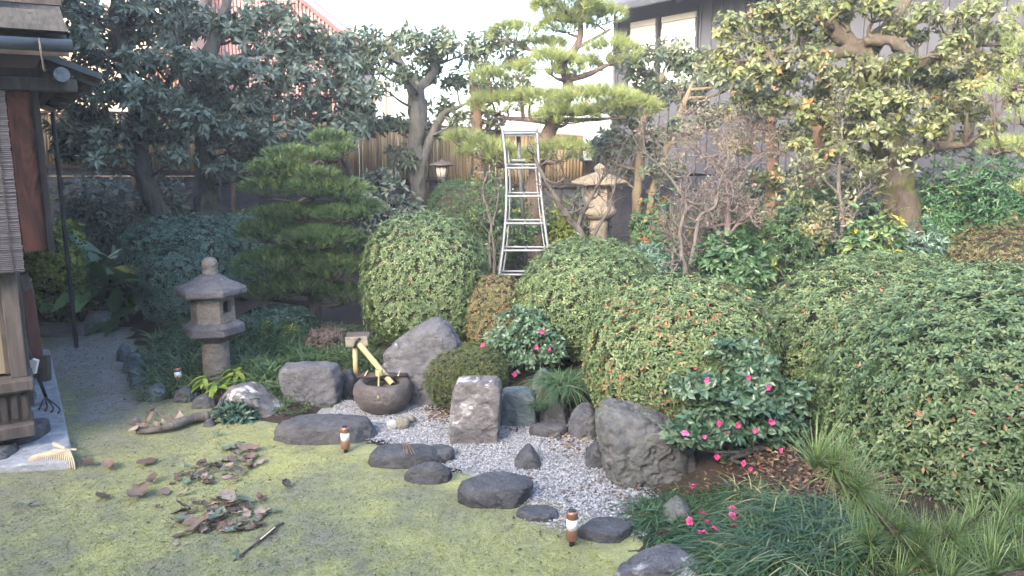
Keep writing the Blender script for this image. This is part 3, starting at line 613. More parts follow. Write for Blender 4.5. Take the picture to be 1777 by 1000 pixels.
mb = MB(); q = bz(70, 90, 5.12)[0]; mb.add(*tube(spline([W(5.1, q, gz + .03), W(5.05, q, gz - .04), W(5.1, q + .01, gz - .14)], 8), .006, 6)); mb.build('gutter_bracket', M['bark_dark'], wh)
mb = MB(); q = bz(102, 300, 8.3)[0]; mb.add(*tube([W(8.3, q, .0), W(8.3, q, bz(102, 195, 8.3)[1])], .02, 8)); mb.build('downpipe', M['black'], wh)
# unseen house body added behind the viewer: wall and roof placed to shade the lawn
def cube(name, c, s, mat):
    mb = MB(); mb.add(*box(c, s)); return mb.build(name, M[mat], wh)
cube('added_rear_wall', (-2, -6.4, 2.1), (22, 7, 4.2), 'plaster')
slab4([(-14, -2.2, 4.1), (10.2, -2.2, 4.1), (10.2, -6.2, 5.6), (-14, -6.2, 5.6)], .15, 'added_rear_roof', 'gutter')
# bamboo blind, slab, stones, tools
z0, z1 = bz(10, 474, 5.4)[1], bz(10, 158, 5.4)[1]; b1 = bz(26, 320, 5.4)[0]
bl = thing('reed_blind', 'weathered violet grey reed blind hanging over the house window', 'blind', W(5.42, b1 - .4, z0))
nr = 96; mb = MB(); mb.add(*tube([W(0, -2.5, 0), W(0, 0, 0)], .0092, 6)); rd = mb.mesh('reed', M['blind'])
for k in range(nr): piece('reed', rd, bl, W(5.42 + rng.normal(0, .002), b1 + rng.normal(0, .0015), z0 + (k + .5) * (z1 - z0) / nr))
for k in range(4):
    mb = MB(); mb.add(*bar(W(5.405, b1 - .06 - k * .25, z0), W(5.405, b1 - .06 - k * .25, z1), .006, .004, U)); mb.build('cord', M['darkwood'], bl)
slab_px = [(129, 800), (86, 606), (44, 603), (-60, 640), (-60, 812)]
mb = MB(); p = A([G(*q, .055) for q in slab_px]); n = len(p); mb.add(np.vstack([p, p - A([0, 0, .12])]), [np.arange(n)[None], A([[i, n + i, n + (i + 1) % n, (i + 1) % n] for i in range(n)])])
o = mb.build('pavement', M['concrete'], bevel=.012); tag(o, kind='structure')
# ------------------------------------------------------------------ rocks
def hull_planes(pts):
    bm = bmesh.new()
    for p in pts: bm.verts.new(p)
    bmesh.ops.convex_hull(bm, input=bm.verts); bm.normal_update()
    N = A([f.normal[:] for f in bm.faces]); C = A([f.verts[0].co[:] for f in bm.faces]); bm.free()
    return N, C
PROF = {'block': [(0, 0), (.02, .75), (.12, .97), (.5, 1), (.86, .96), (.98, .8), (1, 0)],
        'round': [(.04, 0), (0, .35), (.12, .72), (.38, .98), (.62, 1), (.86, .75), (1, .35), (.97, 0)],
        'flat': [(.03, 0), (0, .6), (.05, .93), (.5, 1), (.95, .95), (1, .6), (.97, 0)],
        'peak': [(0, 0), (.1, .5), (.42, 1), (.62, .95), (.9, .45), (1, 0)]}
rock_n = [0]
def rock(label, x0, x1, yt, yb, mat, prof='round', h=None, depth=None, sub=5, rough=.055, p=28, z0=0., name='rock', cat='rock', group=None, parent=None, freq=5, crag=.03, chips=7, front=.72):
    rock_n[0] += 1; sd_ = rock_n[0]; cx = (x0 + x1) / 2; g_ = G(cx, yb, z0); Yf = g_[1]
    if h is not None:
        Yb = G(cx, yt, z0 + h)[1]; depth = max(Yb - Yf, .05); Yc = (Yf + Yb) / 2; zt = z0 + h
        k = mpp(Yc, z0 + h / 2); xl, xr = (x0 - 888.5) * k, (x1 - 888.5) * k
    else:
        k = mpp(Yf, z0 + .2); depth = depth or .75 * (x1 - x0) * k; Yc = Yf + depth * .45; zt = P(cx, yt, Yc)[2]; k = mpp(Yc, (zt + z0) / 2)
        xl, xr = (x0 - 888.5) * k, (x1 - 888.5) * k
    pr = PROF[prof] if isinstance(prof, str) else prof; xc = (xl + xr) / 2; zb = z0 - min(.07, .3 * (zt - z0)); pts = []
    for fx, fz in pr:
        Xp = xl + fx * (xr - xl); Z = zb + fz * (zt - zb) if fz > 0 else zb
        for dy, s, sz in ((-.5, front, .93 if front < .8 else .985), (-.3, .97, 1), (.2, 1, 1), (.5, .72, .95)):
            if h is not None: s = {-.5: .62, -.3: .95, .2: 1, .5: .62}[dy]; 
            pts.append((xc + (Xp - xc) * s, Yc + dy * depth, zb + (Z - zb) * sz))
    rj = np.random.default_rng(sd_ + 50); pts = A(pts); c = A([xc, Yc, zb + (zt - zb) * .45]); N, C = hull_planes(pts); d = ((C - c) * N).sum(1)
    if chips:
        Nc = unit(rj.normal(0, 1, (chips, 3)) * A([1, 1, .6]) + A([0, -.35, .1])); sup = ((pts - c) @ Nc.T).max(0); N = np.vstack([N, Nc]); d = np.r_[d, sup * rj.uniform(.74, .93, chips)]
    key = np.unique(np.round(np.c_[N, d[:, None] * 8], 1), axis=0, return_index=True)[1]; N, d = N[key], d[key]
    D, F = ico(sub); q = D @ N.T; rr = np.where(q > .02, np.maximum(d, .005)[None] / np.maximum(q, .02), 1e3); r = (rr ** -p).sum(1) ** (-1 / p)
    V = D * r[:, None]; sz = (xr - xl + zt - z0) / 2
    f1 = fbm(V / sz + sd_ * 3.1, freq * .45, 4); f2 = 1 - np.abs(2 * fbm(V / sz + sd_ * 5.7, freq * .8, 4) - 1); f3 = fbm(V / sz + sd_, freq * 3, 4)
    strata = np.abs(((V[:, 2] + .35 * V[:, 0]) / sz * 3.5 + 1.2 * f1) % 1 - .5)
    V = V * (1 + rough * 2.4 * (f1 - .5) - crag * 2 * np.maximum(f2 - .82, 0) * 5 - crag * .9 * np.maximum(.1 - strata, 0) * 8 + rough * .9 * (f3 - .5))[:, None]
    mb = MB(); mb.add(V + c, F); o = mb.build(name, M[mat], parent, sm=True, loc=None if parent is not None else (xc, Yc, z0))
    if parent is None: tag(o, label, cat, group)
    return o
rock('large violet grey triangular boulder standing behind the water basin', 660, 817, 549, 704, 'rock_violet', [(.03, 0), (0, .3), (.02, .6), (.22, .78), (.55, .98), (.68, 1), (.82, .88), (1, .5), (1, 0)], depth=.34, sub=6, rough=.03, p=34, chips=3)
rock('blocky grey rock with flat top left of the bamboo spout', 484, 596, 629, 706, 'rock_violet', [(.3, 0), (.08, .35), (0, .85), (.05, .98), (.6, 1), (.92, .98), (1, .8), (.98, .25), (.8, 0)], depth=.24, rough=.03, p=50, chips=3, front=.9)
rock('small grey stone tucked beside the blocky rock', 588, 622, 640, 690, 'rock_dark', 'round', depth=.16, sub=4)
rock('rounded white streaked boulder in front of the left stone lantern', 378, 508, 669, 727, 'rock_white', [(.02, 0), (0, .5), (.06, .92), (.35, 1), (.65, .72), (1, .12), (1, 0)], depth=.36, rough=.04)
rock('broad flat violet stepping stone before the basin', 468, 668, 714, 774, 'rock_slab', 'flat', h=.13, rough=.035, p=24)
rock('cracked flat black stone between moss and gravel', 634, 772, 765, 816, 'rock_dark', 'flat', h=.10, rough=.05, p=20)
rock('small dark stone wedged against the cracked flat stone', 738, 790, 768, 805, 'rock_dark', 'flat', h=.07, rough=.06, sub=4)
rock('rugged dark lump of rock at the moss edge', 696, 793, 797, 842, 'rock_dark', 'round', h=.11, rough=.09, freq=8)
rock('big smooth dark flat stone at the centre of the gravel edge', 790, 934, 812, 886, 'rock_dark', 'flat', h=.12, rough=.025, p=20)
rock('thin dark stone lying flush with the moss', 893, 972, 874, 908, 'rock_dark', 'flat', h=.04, rough=.05)
rock('long low dark stone behind the nearest garden light', 998, 1102, 894, 945, 'rock_dark', 'flat', h=.06, rough=.03)
rock('lichen spotted boulder at the bottom edge of the picture', 1060, 1258, 938, 1040, 'rock_lichen', 'round', h=.15, rough=.04, sub=6)
rock('upright square rock pillar with white broken top standing in the gravel', 777, 872, 654, 772, 'rock_white', [(.04, 0), (.02, .5), (.08, .8), (.2, 1), (.9, 1), (1, .92), (.97, .4), (.93, 0)], depth=.26, sub=6, rough=.025, p=60, chips=2, front=.93)
rock('blue green square rock right of the rock pillar', 866, 932, 672, 742, 'rock_blue', 'block', depth=.2, rough=.03, p=50, chips=2, front=.92)
rock('dark rock under the hanging grass clump', 936, 988, 678, 738, 'rock_dark', 'round', depth=.25, rough=.05)
rock('flat low slab in front of the grass clump', 917, 988, 730, 762, 'rock_slab', 'flat', h=.08, rough=.04)
rock('grey rock leaning on the left of the great grey boulder', 983, 1048, 702, 766, 'rock_violet', 'round', depth=.26)
rock('great craggy grey boulder below the pink flecked azalea', 1030, 1200, 698, 848, 'rock_grey', [(.16, 0), (.06, .35), (0, .8), (.04, 1), (.3, .97), (.7, .85), (1, .6), (1, 0)], depth=.45, sub=6, rough=.06, crag=.05, freq=6)
rock('narrow dark upright slab at the right end of the great boulder', 1172, 1212, 764, 846, 'rock_dark', 'block', depth=.15, sub=4)
rock('small pyramid shaped rock sitting alone in the gravel', 889, 944, 774, 817, 'rock_dark', 'peak', depth=.17, rough=.06)
rock('small stone at the foot of the great boulder', 1014, 1050, 766, 815, 'rock_dark', 'round', depth=.14, sub=4)
rock('dark stone half hidden behind the mondo grass', 1238, 1306, 832, 874, 'rock_dark', 'round', depth=.2, z0=.05)
rock('grey stone in the mondo grass by the gravel', 1146, 1204, 868, 918, 'rock_grey', 'round', depth=.2)
rock('black stone under the camellia beside leaf litter', 1388, 1440, 872, 906, 'rock_dark', 'round', depth=.18, z0=.1)
rock('dark stone under the near pine branch', 1425, 1508, 884, 932, 'rock_dark', 'round', depth=.2, z0=.08)
rock('pale lichen crusted stone behind the pine needles', 1468, 1568, 900, 978, 'rock_lichen', 'round', depth=.26, z0=.05)
rock('half buried stone behind the hanging grass clump', 922, 962, 640, 676, 'rock_blue', 'round', depth=.15, z0=.1, sub=4)
rock('small grey stone lying in the moss by the low fern', 353, 374, 726, 742, 'rock_dark', 'round', depth=.07, sub=4)
rock('dark grey sitting stone at the end of the path', 148, 204, 540, 578, 'rock_blue', 'block', depth=.2, sub=4)
for k, (a, b, c, d) in enumerate([(203, 226, 596, 628), (213, 252, 612, 648), (220, 250, 638, 664), (224, 256, 652, 676), (248, 292, 668, 698), (298, 342, 672, 700), (332, 378, 684, 712)]):
    rock('bluish ' + ['stone heading the bed edging by the path', 'edging stone second from the path end', 'edging stone third from the path end', 'edging stone at the bend of the bed', 'low edging stone just past the bend of the bed',
          'edging stone below the small bed light', 'edging stone next to the white streaked boulder'][k], a, b, c, d, 'rock_blue' if k < 5 else 'rock_dark', 'round', depth=.14, sub=4, rough=.07, name='edging_stone', cat='stone', group='edging stones of the left bed')
rock('rough grey foundation stone under the house post', 18, 76, 736, 772, 'rock_dark', 'block', depth=.3, z0=.05, name='foundation_stone', cat='stone')
rock('round dark foundation stone at the left picture edge', -22, 24, 776, 806, 'rock_dark', 'block', depth=.2, z0=.03, name='foundation_stone', cat='stone')
rock('pale stone on the slab behind the post', 44, 58, 672, 702, 'rock_lichen', 'round', depth=.12, z0=.055, sub=4, name='foundation_stone', cat='stone')
for (px, py, wpx, mt, l) in [(680.5, 748, 21, 'pebble_pale', 'white round cobble, left of the three by the basin'), (698, 748, 27, 'pebble_brown', 'larger brown cobble in the middle by the basin'), (711, 737, 18, 'pebble_brown', 'small grey cobble behind the brown one')]:
    c = G(px, py); k = mpp(c[1], .05); c[1] += wpx * k * .3; r = wpx * k / 2; D, F = ico(4); V = D * r * A([1, .95, .9]) * (1 + .12 * (fbm(D, 1.4, 2, wpx) - .5))[:, None] + c + A([0, 0, r * .8])
    mb = MB(); mb.add(V, F); tag(mb.build('cobble', M[mt], sm=True, loc=c), l, 'cobble')

# ------------------------------------------------------------------ stone lanterns
def hexl(mb, prof, c, ph, sides=6): mb.add(*lathe(prof, sides, c, ph))
def left_lantern():
    base = G(377, 648, .1); c = base; s = mpp(c[1], .6)
    th = thing('stone_lantern', 'squat grey six sided stone lantern among grass at the left', 'lantern', c)
    ph = math.radians(-112); z = lambda py: P(377, py, c[1])[2] - c[2]
    mb = MB(); mb.add(*lathe([(.108, -.1), (.105, 0), (.104, z(596)), (.1, z(588))], 28, c)); mb.build('column', M['lantern'], th, sm=True, bevel=.004)
    mb = MB(); hexl(mb, [(.12, z(591)), (.2, z(580)), (.232, z(577.5)), (.24, z(575)), (.238, z(564)), (.228, z(561)), (.18, z(557))], c, ph); mb.build('platform', M['lantern_cap'], th, bevel=.008)
    # firebox: six wall panels, one with a window
    z0, z1 = z(557), z(514); fb = None; r = .168
    for k in range(6):
        a0, a1 = ph + k * math.pi / 3, ph + (k + 1) * math.pi / 3
        p0, p1 = A([math.cos(a0), math.sin(a0), 0]) * r, A([math.cos(a1), math.sin(a1), 0]) * r
        mb = MB()
        def pan(t0, t1, za, zb): 
            o0, o1 = p0 + (p1 - p0) * t0, p0 + (p1 - p0) * t1; q = [o0 + [0, 0, za], o1 + [0, 0, za], o1 + [0, 0, zb], o0 + [0, 0, zb]]; q = A(q); qi = q * A([.8, .8, 1])
            mb.add(np.vstack([q, qi]) + c, A([[0, 1, 2, 3], [7, 6, 5, 4], [0, 4, 5, 1], [1, 5, 6, 2], [2, 6, 7, 3], [3, 7, 4, 0]]))
        if k in (1, 4):
            pan(0, .22, z0, z1); pan(.78, 1, z0, z1); pan(.22, .78, z0, z0 + (z1 - z0) * .38); pan(.22, .78, z0 + (z1 - z0) * .86, z1)
        else: pan(0, 1, z0, z1)
        mb.build('firebox_panel', M['lantern'], th)
    mb = MB(); hexl(mb, [(.13, z(518)), (.26, z(514)), (.272, z(511)), (.27, z(503)), (.252, z(499)), (.2, z(492)), (.125, z(483)), (.085, z(478)), (.08, z(476))], c, ph)
    V = mb.V[0]; rr = np.hypot(V[:, 0] - c[0], V[:, 1] - c[1]); V[:, 2] += .018 * smooth(.2, .27, rr)
    mb.build('roof', M['lantern_cap'], th, bevel=.008)
    mb = MB(); mb.add(*lathe([(.05, z(480)), (.058, z(478)), (.06, z(471)), (.055, z(469)), (.052, z(467)), (.06, z(463)), (.06, z(457)), (.05, z(451)), (.028, z(447.5)), (.008, z(447))], 24, c)); mb.build('finial', M['lantern'], th, sm=True)
left_lantern()
def right_lantern():
    Y = 10.4; top = P(1040, 284, Y); c = A([P(1040, 340, Y)[0], Y, 0.]); c[2] = Hz(c)
    th = thing('stone_lantern', 'tall tan stone lantern with pointed finial behind the ladder', 'lantern', c); z = lambda py: P(1040, py, Y)[2] - c[2]; k = mpp(Y, 1.2)
    ph = math.radians(-90 + 24)
    mb = MB(); mb.add(*lathe([(.2, -.05), (.2, .12), (16 * k, .16), (15.5 * k, z(396)), (17 * k, z(393)), (17 * k, z(388)), (15.5 * k, z(385)), (16 * k, z(379))], 24, c)); mb.build('column', M['lantern_tan'], th, sm=True)
    mb = MB(); mb.add(*lathe([(17 * k, z(381)), (22 * k, z(378)), (30 * k, z(371)), (31 * k, z(366)), (27 * k, z(360)), (23 * k, z(356))], 24, c)); mb.build('platform', M['lantern_tan'], th, sm=True)
    z0, z1 = z(357), z(320); r = 25.5 * k
    for i in range(6):
        a0, a1 = ph + i * math.pi / 3, ph + (i + 1) * math.pi / 3; p0, p1 = A([math.cos(a0), math.sin(a0), 0]) * r, A([math.cos(a1), math.sin(a1), 0]) * r; mb = MB()
        def pan(t0, t1, za, zb):
            o0, o1 = p0 + (p1 - p0) * t0, p0 + (p1 - p0) * t1; q = A([o0 + [0, 0, za], o1 + [0, 0, za], o1 + [0, 0, zb], o0 + [0, 0, zb]]); qi = q * A([.8, .8, 1])
            mb.add(np.vstack([q, qi]) + c, A([[0, 1, 2, 3], [7, 6, 5, 4], [0, 4, 5, 1], [1, 5, 6, 2], [2, 6, 7, 3], [3, 7, 4, 0]]))
        if i == 0 or i == 3:
            pan(0, .2, z0, z1); pan(.8, 1, z0, z1); h_ = z1 - z0; pan(.2, .8, z0, z0 + h_ * .34); pan(.2, .8, z0 + h_ * .88, z1); pan(.47, .53, z0 + h_ * .34, z0 + h_ * .88)
            for f in (.5, .68): pan(.2, .8, z0 + h_ * f, z0 + h_ * (f + .03))
        else: pan(0, 1, z0, z1)
        mb.build('firebox_panel', M['lantern_tan'], th)
    mb = MB(); hexl(mb, [(14 * k, z(322)), (48 * k, z(320)), (50 * k, z(317)), (48 * k, z(314.5)), (32 * k, z(308)), (17 * k, z(302)), (12 * k, z(300))], c, ph); mb.build('roof', M['lantern_tan_cap'], th, bevel=.008)
    mb = MB(); mb.add(*lathe([(8 * k, z(303)), (9 * k, z(301)), (9 * k, z(299)), (7 * k, z(298)), (10 * k, z(295)), (10.5 * k, z(292)), (8 * k, z(288)), (3 * k, z(284.5)), (.3 * k, z(283))], 20, c)); mb.build('finial', M['lantern_tan'], th, sm=True)
right_lantern()
# garden lamp on a post
def post_lamp():
    Y = 11.; c = A([P(767, 300, Y)[0], Y, 0.]); c[2] = Hz(c); k = mpp(Y, 1.5); z = lambda py: P(767, py, Y)[2] - c[2]
    th = thing('lamp_post', 'garden post lamp with wide flat bronze cap before the bamboo fence', 'lamp', c)
    mb = MB(); mb.add(*lathe([(3 * k, -.05), (3 * k, z(317))], 12, c)); mb.build('post', M['iron'], th, sm=True)
    mb = MB(); mb.add(*lathe([(3.5 * k, z(318)), (8 * k, z(314)), (9 * k, z(311)), (9 * k, z(307))], 20, c)); mb.build('base', M['iron'], th, sm=True)
    mb = MB(); mb.add(*lathe([(8.8 * k, z(307)), (11.5 * k, z(288))], 20, c)); mb.build('lamp_glass', M['lampglass'], th, sm=True)
    for i in range(6):
        a = i * math.pi / 3 + .3; d = A([math.cos(a), math.sin(a), 0]); mb = MB(); mb.add(*tube([c + d * 9.2 * k + [0, 0, z(307)], c + d * 12 * k + [0, 0, z(288)]], .006, 5)); mb.build('rib', M['iron'], th)
    mb = MB(); mb.add(*lathe([(12 * k, z(289)), (21 * k, z(287.5)), (22 * k, z(286)), (20 * k, z(284.5)), (9 * k, z(281)), (3 * k, z(280)), (2.5 * k, z(277))], 28, c)); mb.build('cap', M['lampcap'], th, sm=True)
post_lamp()

# ------------------------------------------------------------------ water basin, spout, ladle
def basin():
    c = G(665, 722); c[1] += .12; c[0] = P(665, 695, c[1])[0]; c[2] = -.02; s = mpp(c[1], .2)
    th = thing('water_basin', 'round dark stone water basin beneath the bamboo spout', 'basin', c); hgt = P(665, 664, c[1])[2] - c[2] + .02
    prof = [(.06, 0), (.12, .02), (.175, .06), (.208, .12), (.213, .165), (.20, hgt - .03), (.175, hgt - .006), (.15, hgt), (.132, hgt - .01), (.122, hgt - .05), (.1, hgt - .09)]
    mb = MB(); V, F = lathe(prof, 48, c); d = V - c; V = V + d * (.12 * (fbm(d * 8, 1, 3, 2) - .5))[:, None]; mb.add(V, F); mb.build('bowl', M['basin'], th, sm=True)
    mb = MB(); a = np.arange(32) * math.pi / 16; mb.add(np.stack([c[0] + .124 * np.cos(a), c[1] + .124 * np.sin(a), np.full(32, c[2] + hgt - .028)], 1), np.arange(32)[None]); mb.build('water', M['water'], th)
    zt = c[2] + hgt
    # slatted rest of dark sticks across the rim
    rt = thing('ladle_rest', 'dark bamboo sticks laid across the basin rim under the ladle', 'rest', c + A([0, .05, hgt]))
    for k in range(3):
        mb = MB(); y = c[1] + .03 + k * .035; mb.add(*tube([[c[0] - .19 + .01 * k, y, zt + .012], [c[0] + .17, y + .02, zt + .018]], .009, 8)); mb.build('stick', M['darkwood'], rt, sm=True)
    for x in (-.13, .11): mb = MB(); mb.add(*tube([[c[0] + x, c[1] + .02, zt + .026], [c[0] + x, c[1] + .13, zt + .03]], .006, 6)); mb.build('tie', M['bamboo_pale'], rt)
    # ladle
    q = A([P(659, 660, c[1] + .02)[0], c[1] + .01, zt + .03]); ld = thing('bamboo_ladle', 'pale bamboo ladle resting across the water basin', 'ladle', q)
    mb = MB(); mb.add(*lathe([(.024, 0), (.027, .0), (.028, .045), (.024, .045), (.022, .008)], 20, q)); mb.build('cup', M['bamboo'], ld, sm=False)
    h0 = q + A([0, -.01, .03]); mb = MB(); h1 = P(656, 691, c[1] - .22); mb.add(*tube([h0, h1], .006, 6)); mb.build('handle', M['bamboo'], ld, sm=True)
    # spout
    b0 = P(617, 634, c[1] + .48); b0[2] = Hz(b0); topp = P(620, 593, b0[1] - .02); tip = P(682, 668, c[1] - .02)
    sp = thing('bamboo_spout', 'yellow bamboo water spout sloping from its post to the basin', 'spout', b0)
    mb = MB(); n_ = unit(tip - topp); L = np.linalg.norm(tip - topp); ts = np.linspace(0, 1, 40); rad = .0215 + .003 * np.maximum(0, 1 - np.abs((ts[:, None] - A([[.18, .5, .82]])) * 28).min(1)); 
    mb.add(*tube(topp + ts[:, None] * (tip - topp), rad, 16, cap=False)); mb.build('pipe', M['bamboo'], sp, sm=True)
    mb = MB(); mb.add(*tube([tip - n_ * .04, tip - n_ * .006], .018, 14)); mb.build('pipe_mouth_shade', M['hollow'], sp)  # near-black plug paints the shade inside the open pipe
    mb = MB(); mb.add(*tube([b0 - A([0, 0, .05]), [b0[0], b0[1], topp[2] - .01]], .02, 12)); mb.build('post', M['bamboo'], sp, sm=True)
    k = mpp(b0[1], .5)
    mb = MB(); mb.add(*box(topp + A([.004, .005, .045]), (.175, .11, .012), Matrix.Rotation(.22, 3, 'X'))); mb.build('roof_board', M['greywood'], sp, bevel=.003)
    mb = MB(); mb.add(*box(topp + A([.004, -.045, .012]), (.17, .010, .075), Matrix.Rotation(-.06, 3, 'Y'))); mb.build('face_board', M['pebble_brown'], sp, bevel=.003)
    mb = MB(); mb.add(*tube(spline([topp + A([-.012, -.06, -.03]), topp + A([.005, -.065, .02]), topp + A([.03, -.05, .035]), topp + A([.035, -.03, -.01])], 14), .009, 8)); mb.build('cord', M['black'], sp, sm=True)
basin()

# ------------------------------------------------------------------ orchard ladder
def ladder():
    Y = 9.4; k = mpp(Y, 1.2)
    base = P(910, 505, Y); base[2] = Hz(base); th = thing('tripod_ladder', 'aluminium tripod garden ladder standing behind the round azaleas', 'ladder', base)
    def pt(px, py, dy=0): return P(px, py, Y + dy)
    Lr = [(872, 226), (876, 262), (879, 310), (878, 370), (873, 430), (866, 480), (862, 508)]
    Rr = [(932, 224), (934, 262), (937, 310), (943, 370), (951, 430), (960, 478), (966, 508)]
    def at_(R, py): return np.interp(py, [q[1] for q in R], [q[0] for q in R])
    dy = lambda py: -.45 * (py - 226) / 280
    for R in (Lr, Rr):
        mb = MB(); mb.add(*tube(spline([pt(a, b, dy(b)) for a, b in R], 24), .017, 8)); mb.build('rail', M['alu'], th, sm=True)
        sg = 1 if R is Lr else -1
        mb = MB(); mb.add(*tube(spline([pt(a + sg * 6, b, dy(b) + .16) for a, b in R[1:6]], 20), .010, 6)); mb.build('inner_stay', M['alu'], th, sm=True)
    for py in (292, 341, 388, 435, 477):
        a, b = at_(Lr, py), at_(Rr, py); st = None; mb = MB(); d = dy(py)
        mb.add(*tube([pt(a, py, d), pt(b, py, d)], .015, 8)); mb.add(*tube([pt(a + 4, py - 6, d + .17), pt(b - 4, py - 6, d + .17)], .013, 8))
        for t in (.02, .5, .98): mb.add(*bar(pt(a + (b - a) * t, py, d), pt(a + 4 + (b - a - 8) * t, py - 6, d + .17), .022, .02))
        mb.build('step', M['alu'], th, sm=False)
    mb = MB()
    for f, py in ((0, 232), (.06, 228), (.12, 226), (.18, 224), (.24, 224)):
        mb.add(*tube([pt(872, py, f), pt(933, py - 1, f)], .014, 6))
    mb.add(*bar(pt(902, 236, 0), pt(902, 225, .26), .44, .012)); mb.build('top_platform', M['alu'], th)
    mb = MB(); mb.add(*tube([pt(899, 232, .2), pt(905, 330, .55), P(914, 480, Y + 1.1)], .024, 8)); mb.build('rear_leg', M['alu'], th, sm=True)
    mb = MB(); mb.add(*tube([pt(888, 279, .34), pt(912, 279, .34)], .022, 8)); mb.build('leg_hinge', M['alu'], th)
ladder()

# ------------------------------------------------------------------ stake lights
def stake_light(px, py, label, z0=0., hpx=60.):
    c = G(px, py, z0); th = thing('stake_light', label, 'garden light', c, 'copper garden stake lights')
    h = hpx * mpp(c[1], .1) * 1.03; r = .0285
    mb = MB(); mb.add(*lathe([(.004, -.08), (.012, -.02), (.014, h * .16), (.018, h * .2)], 10, c)); mb.build('stake', M['black'], th)
    mb = MB(); mb.add(*lathe([(r * .95, h * .19), (r, h * .21), (r, h * .49), (r * .96, h * .5)], 24, c)); mb.build('lower_band', M['copper'], th, sm=True, bevel=.001)
    mb = MB(); mb.add(*lathe([(r * .94, h * .5), (r * .94, h * .79)], 24, c)); mb.build('diffuser', M['frost'], th, sm=True)
    mb = MB(); mb.add(*lathe([(r * .96, h * .79), (r, h * .8), (r, h * .96), (r * .9, h)], 24, c)); mb.build('cap', M['copper'], th, sm=True)
    mb = MB(); mb.add(*box(c + A([0, 0, h * 1.0]), (.032, .032, .006))); mb.build('solar_cell', M['pane'], th)
stake_light(992, 948, 'copper stake light nearest the camera at the moss edge', 0, 64)
stake_light(600, 786, 'copper stake light beside the flat stepping stone', 0, 46)
stake_light(310, 668, 'small stake light among grass beside the left stone lantern', .05, 30)

# ------------------------------------------------------------------ tools by the house
fz = .06
rk = thing('bamboo_rake', 'bamboo fan rake head lying at the corner of the concrete slab', 'rake', G(100, 800))
hub = G(112, 779, .09)
for k in range(22):
    t = k / 21; e0 = G(46 + 84 * t, 812 - 4 * math.sin(t * 3.1), .02); e0[2] = .008; mid = hub + (e0 - hub) * .78; mid[2] = .085
    mb = MB(); p = spline([hub + A([(t - .5) * .05, 0, .0]), mid, e0 + (mid - e0) * .12 + A([0, 0, .03]), e0], 12); mb.add(*tube(p, .0042, 5)); mb.build('tine', M['bamboo_pale'], rk, sm=True)
mb = MB(); mb.add(*tube([hub - A([.07, 0, .005]), hub + A([.07, 0, -.005])], .006, 6)); mb.build('tie_bar', M['bamboo_pale'], rk)
mb = MB(); mb.add(*tube([hub, hub + A([-.10, .06, .01])], .011, 8)); mb.build('handle', M['bamboo_pale'], rk, sm=True)
cr = thing('cultivator_rake', 'dark iron clawed garden rake leaning on the house post', 'rake', G(90, 712, .055))
t0 = HL(40, 585, 6.2); t1 = G(80, 690, .09)
mb = MB(); mb.add(*tube([t0, t1], .012, 8)); mb.build('handle', M['iron'], cr, sm=True)
for k in range(4):
    e0 = G(70 + 11 * k, 716 - 5 * (3 - k) * .4, .06); mb = MB(); mb.add(*tube(spline([t1, (t1 + e0) / 2 + A([0, 0, .02]), e0 + A([.0, .01, .02]), e0 - A([0, .02, 0])], 10), .0055, 6)); mb.build('tine', M['iron'], cr, sm=True)
mb = MB(); m0 = t0 + (t1 - t0) * .45; mb.add(*box(m0 + A([.01, -.02, 0]), (.05, .03, .10), Matrix.Rotation(.3, 3, 'Y'))); mb.build('tag', M['shutter'], cr)
pr = thing('timber_prop', 'red brown timber prop leaning beside the house post', 'timber', G(70, 655, .055))
a0 = G(70, 652, .06); a1 = HL(44, 486, 7.0)
mb = MB(); mb.add(*bar(a0, a1, .085, .05, (.5, -.8, 0))); mb.build('plank', M['redpaint'], pr, bevel=.005)
mb = MB(); mb.add(*bar(G(80, 660, .06), G(80, 660, .06) + A([0, .02, .2]), .06, .06, (0, 1, 0))); mb.build('foot_block', M['greywood'], pr, bevel=.005)
mb = MB(); mb.add(*bar(HL(36, 492, 6.95), HL(52, 488, 6.95), .1, .13)); mb.build('head_block', M['greywood'], pr, bevel=.005)
# curb at the end of the path
mb = MB(); mb.add(*bar(G(40, 577, .04), G(150, 574, .04), .16, .16)); o = mb.build('kerb', M['block'], bevel=.012); tag(o, kind='structure')

# ------------------------------------------------------------------ driftwood, stick, fallen leaves
dw = thing('dead_branch', 'dead branch with curled dry leaves lying on the moss', 'branch', G(300, 745))
mb = MB(); p = spline([G(362, 722, .04), G(330, 727, .05), G(300, 738, .05), G(265, 746, .035), G(238, 748, .03)], 24); mb.add(*tube(p, np.linspace(.036, .02, 24) * (1 + .4 * (fbm(p, 14, 2) - .5)), 10)); mb.build('limb', M['driftwood'], dw, sm=True)
mb = MB(); mb.add(*tube(spline([G(300, 738, .05), G(285, 725, .1), G(270, 712, .14)], 8), .01, 6)); mb.add(*tube(spline([G(258, 746, .03), G(250, 738, .05), G(226, 735, .05)], 8), .009, 6)); mb.build('twig', M['driftwood'], dw)
def dead_leaf_mesh(seed, curl, wr=.55):
    r_ = np.random.default_rng(seed); nu, nv = 7, 5; V = []
    for i in range(nu):
        t = i / (nu - 1); w = wr * math.sin(math.pi * min(1, t * .93 + .05)) ** .75 * (1 + r_.normal(0, .08))
        for j in range(nv):
            s = (j / (nv - 1) - .5); a = s * curl * 2.2; x = w * (math.sin(a) / (curl * 2.2) if curl > .05 else s); z = w * (1 - math.cos(a)) * .5
            V.append([x + r_.normal(0, .03), t - .5 + r_.normal(0, .03), z + .22 * curl * (2 * t - 1) ** 2 + r_.normal(0, .03)])
    F = [[i * nv + j, i * nv + j + 1, (i + 1) * nv + j + 1, (i + 1) * nv + j] for i in range(nu - 1) for j in range(nv - 1)]
    return A(V), A(F)
DL = []
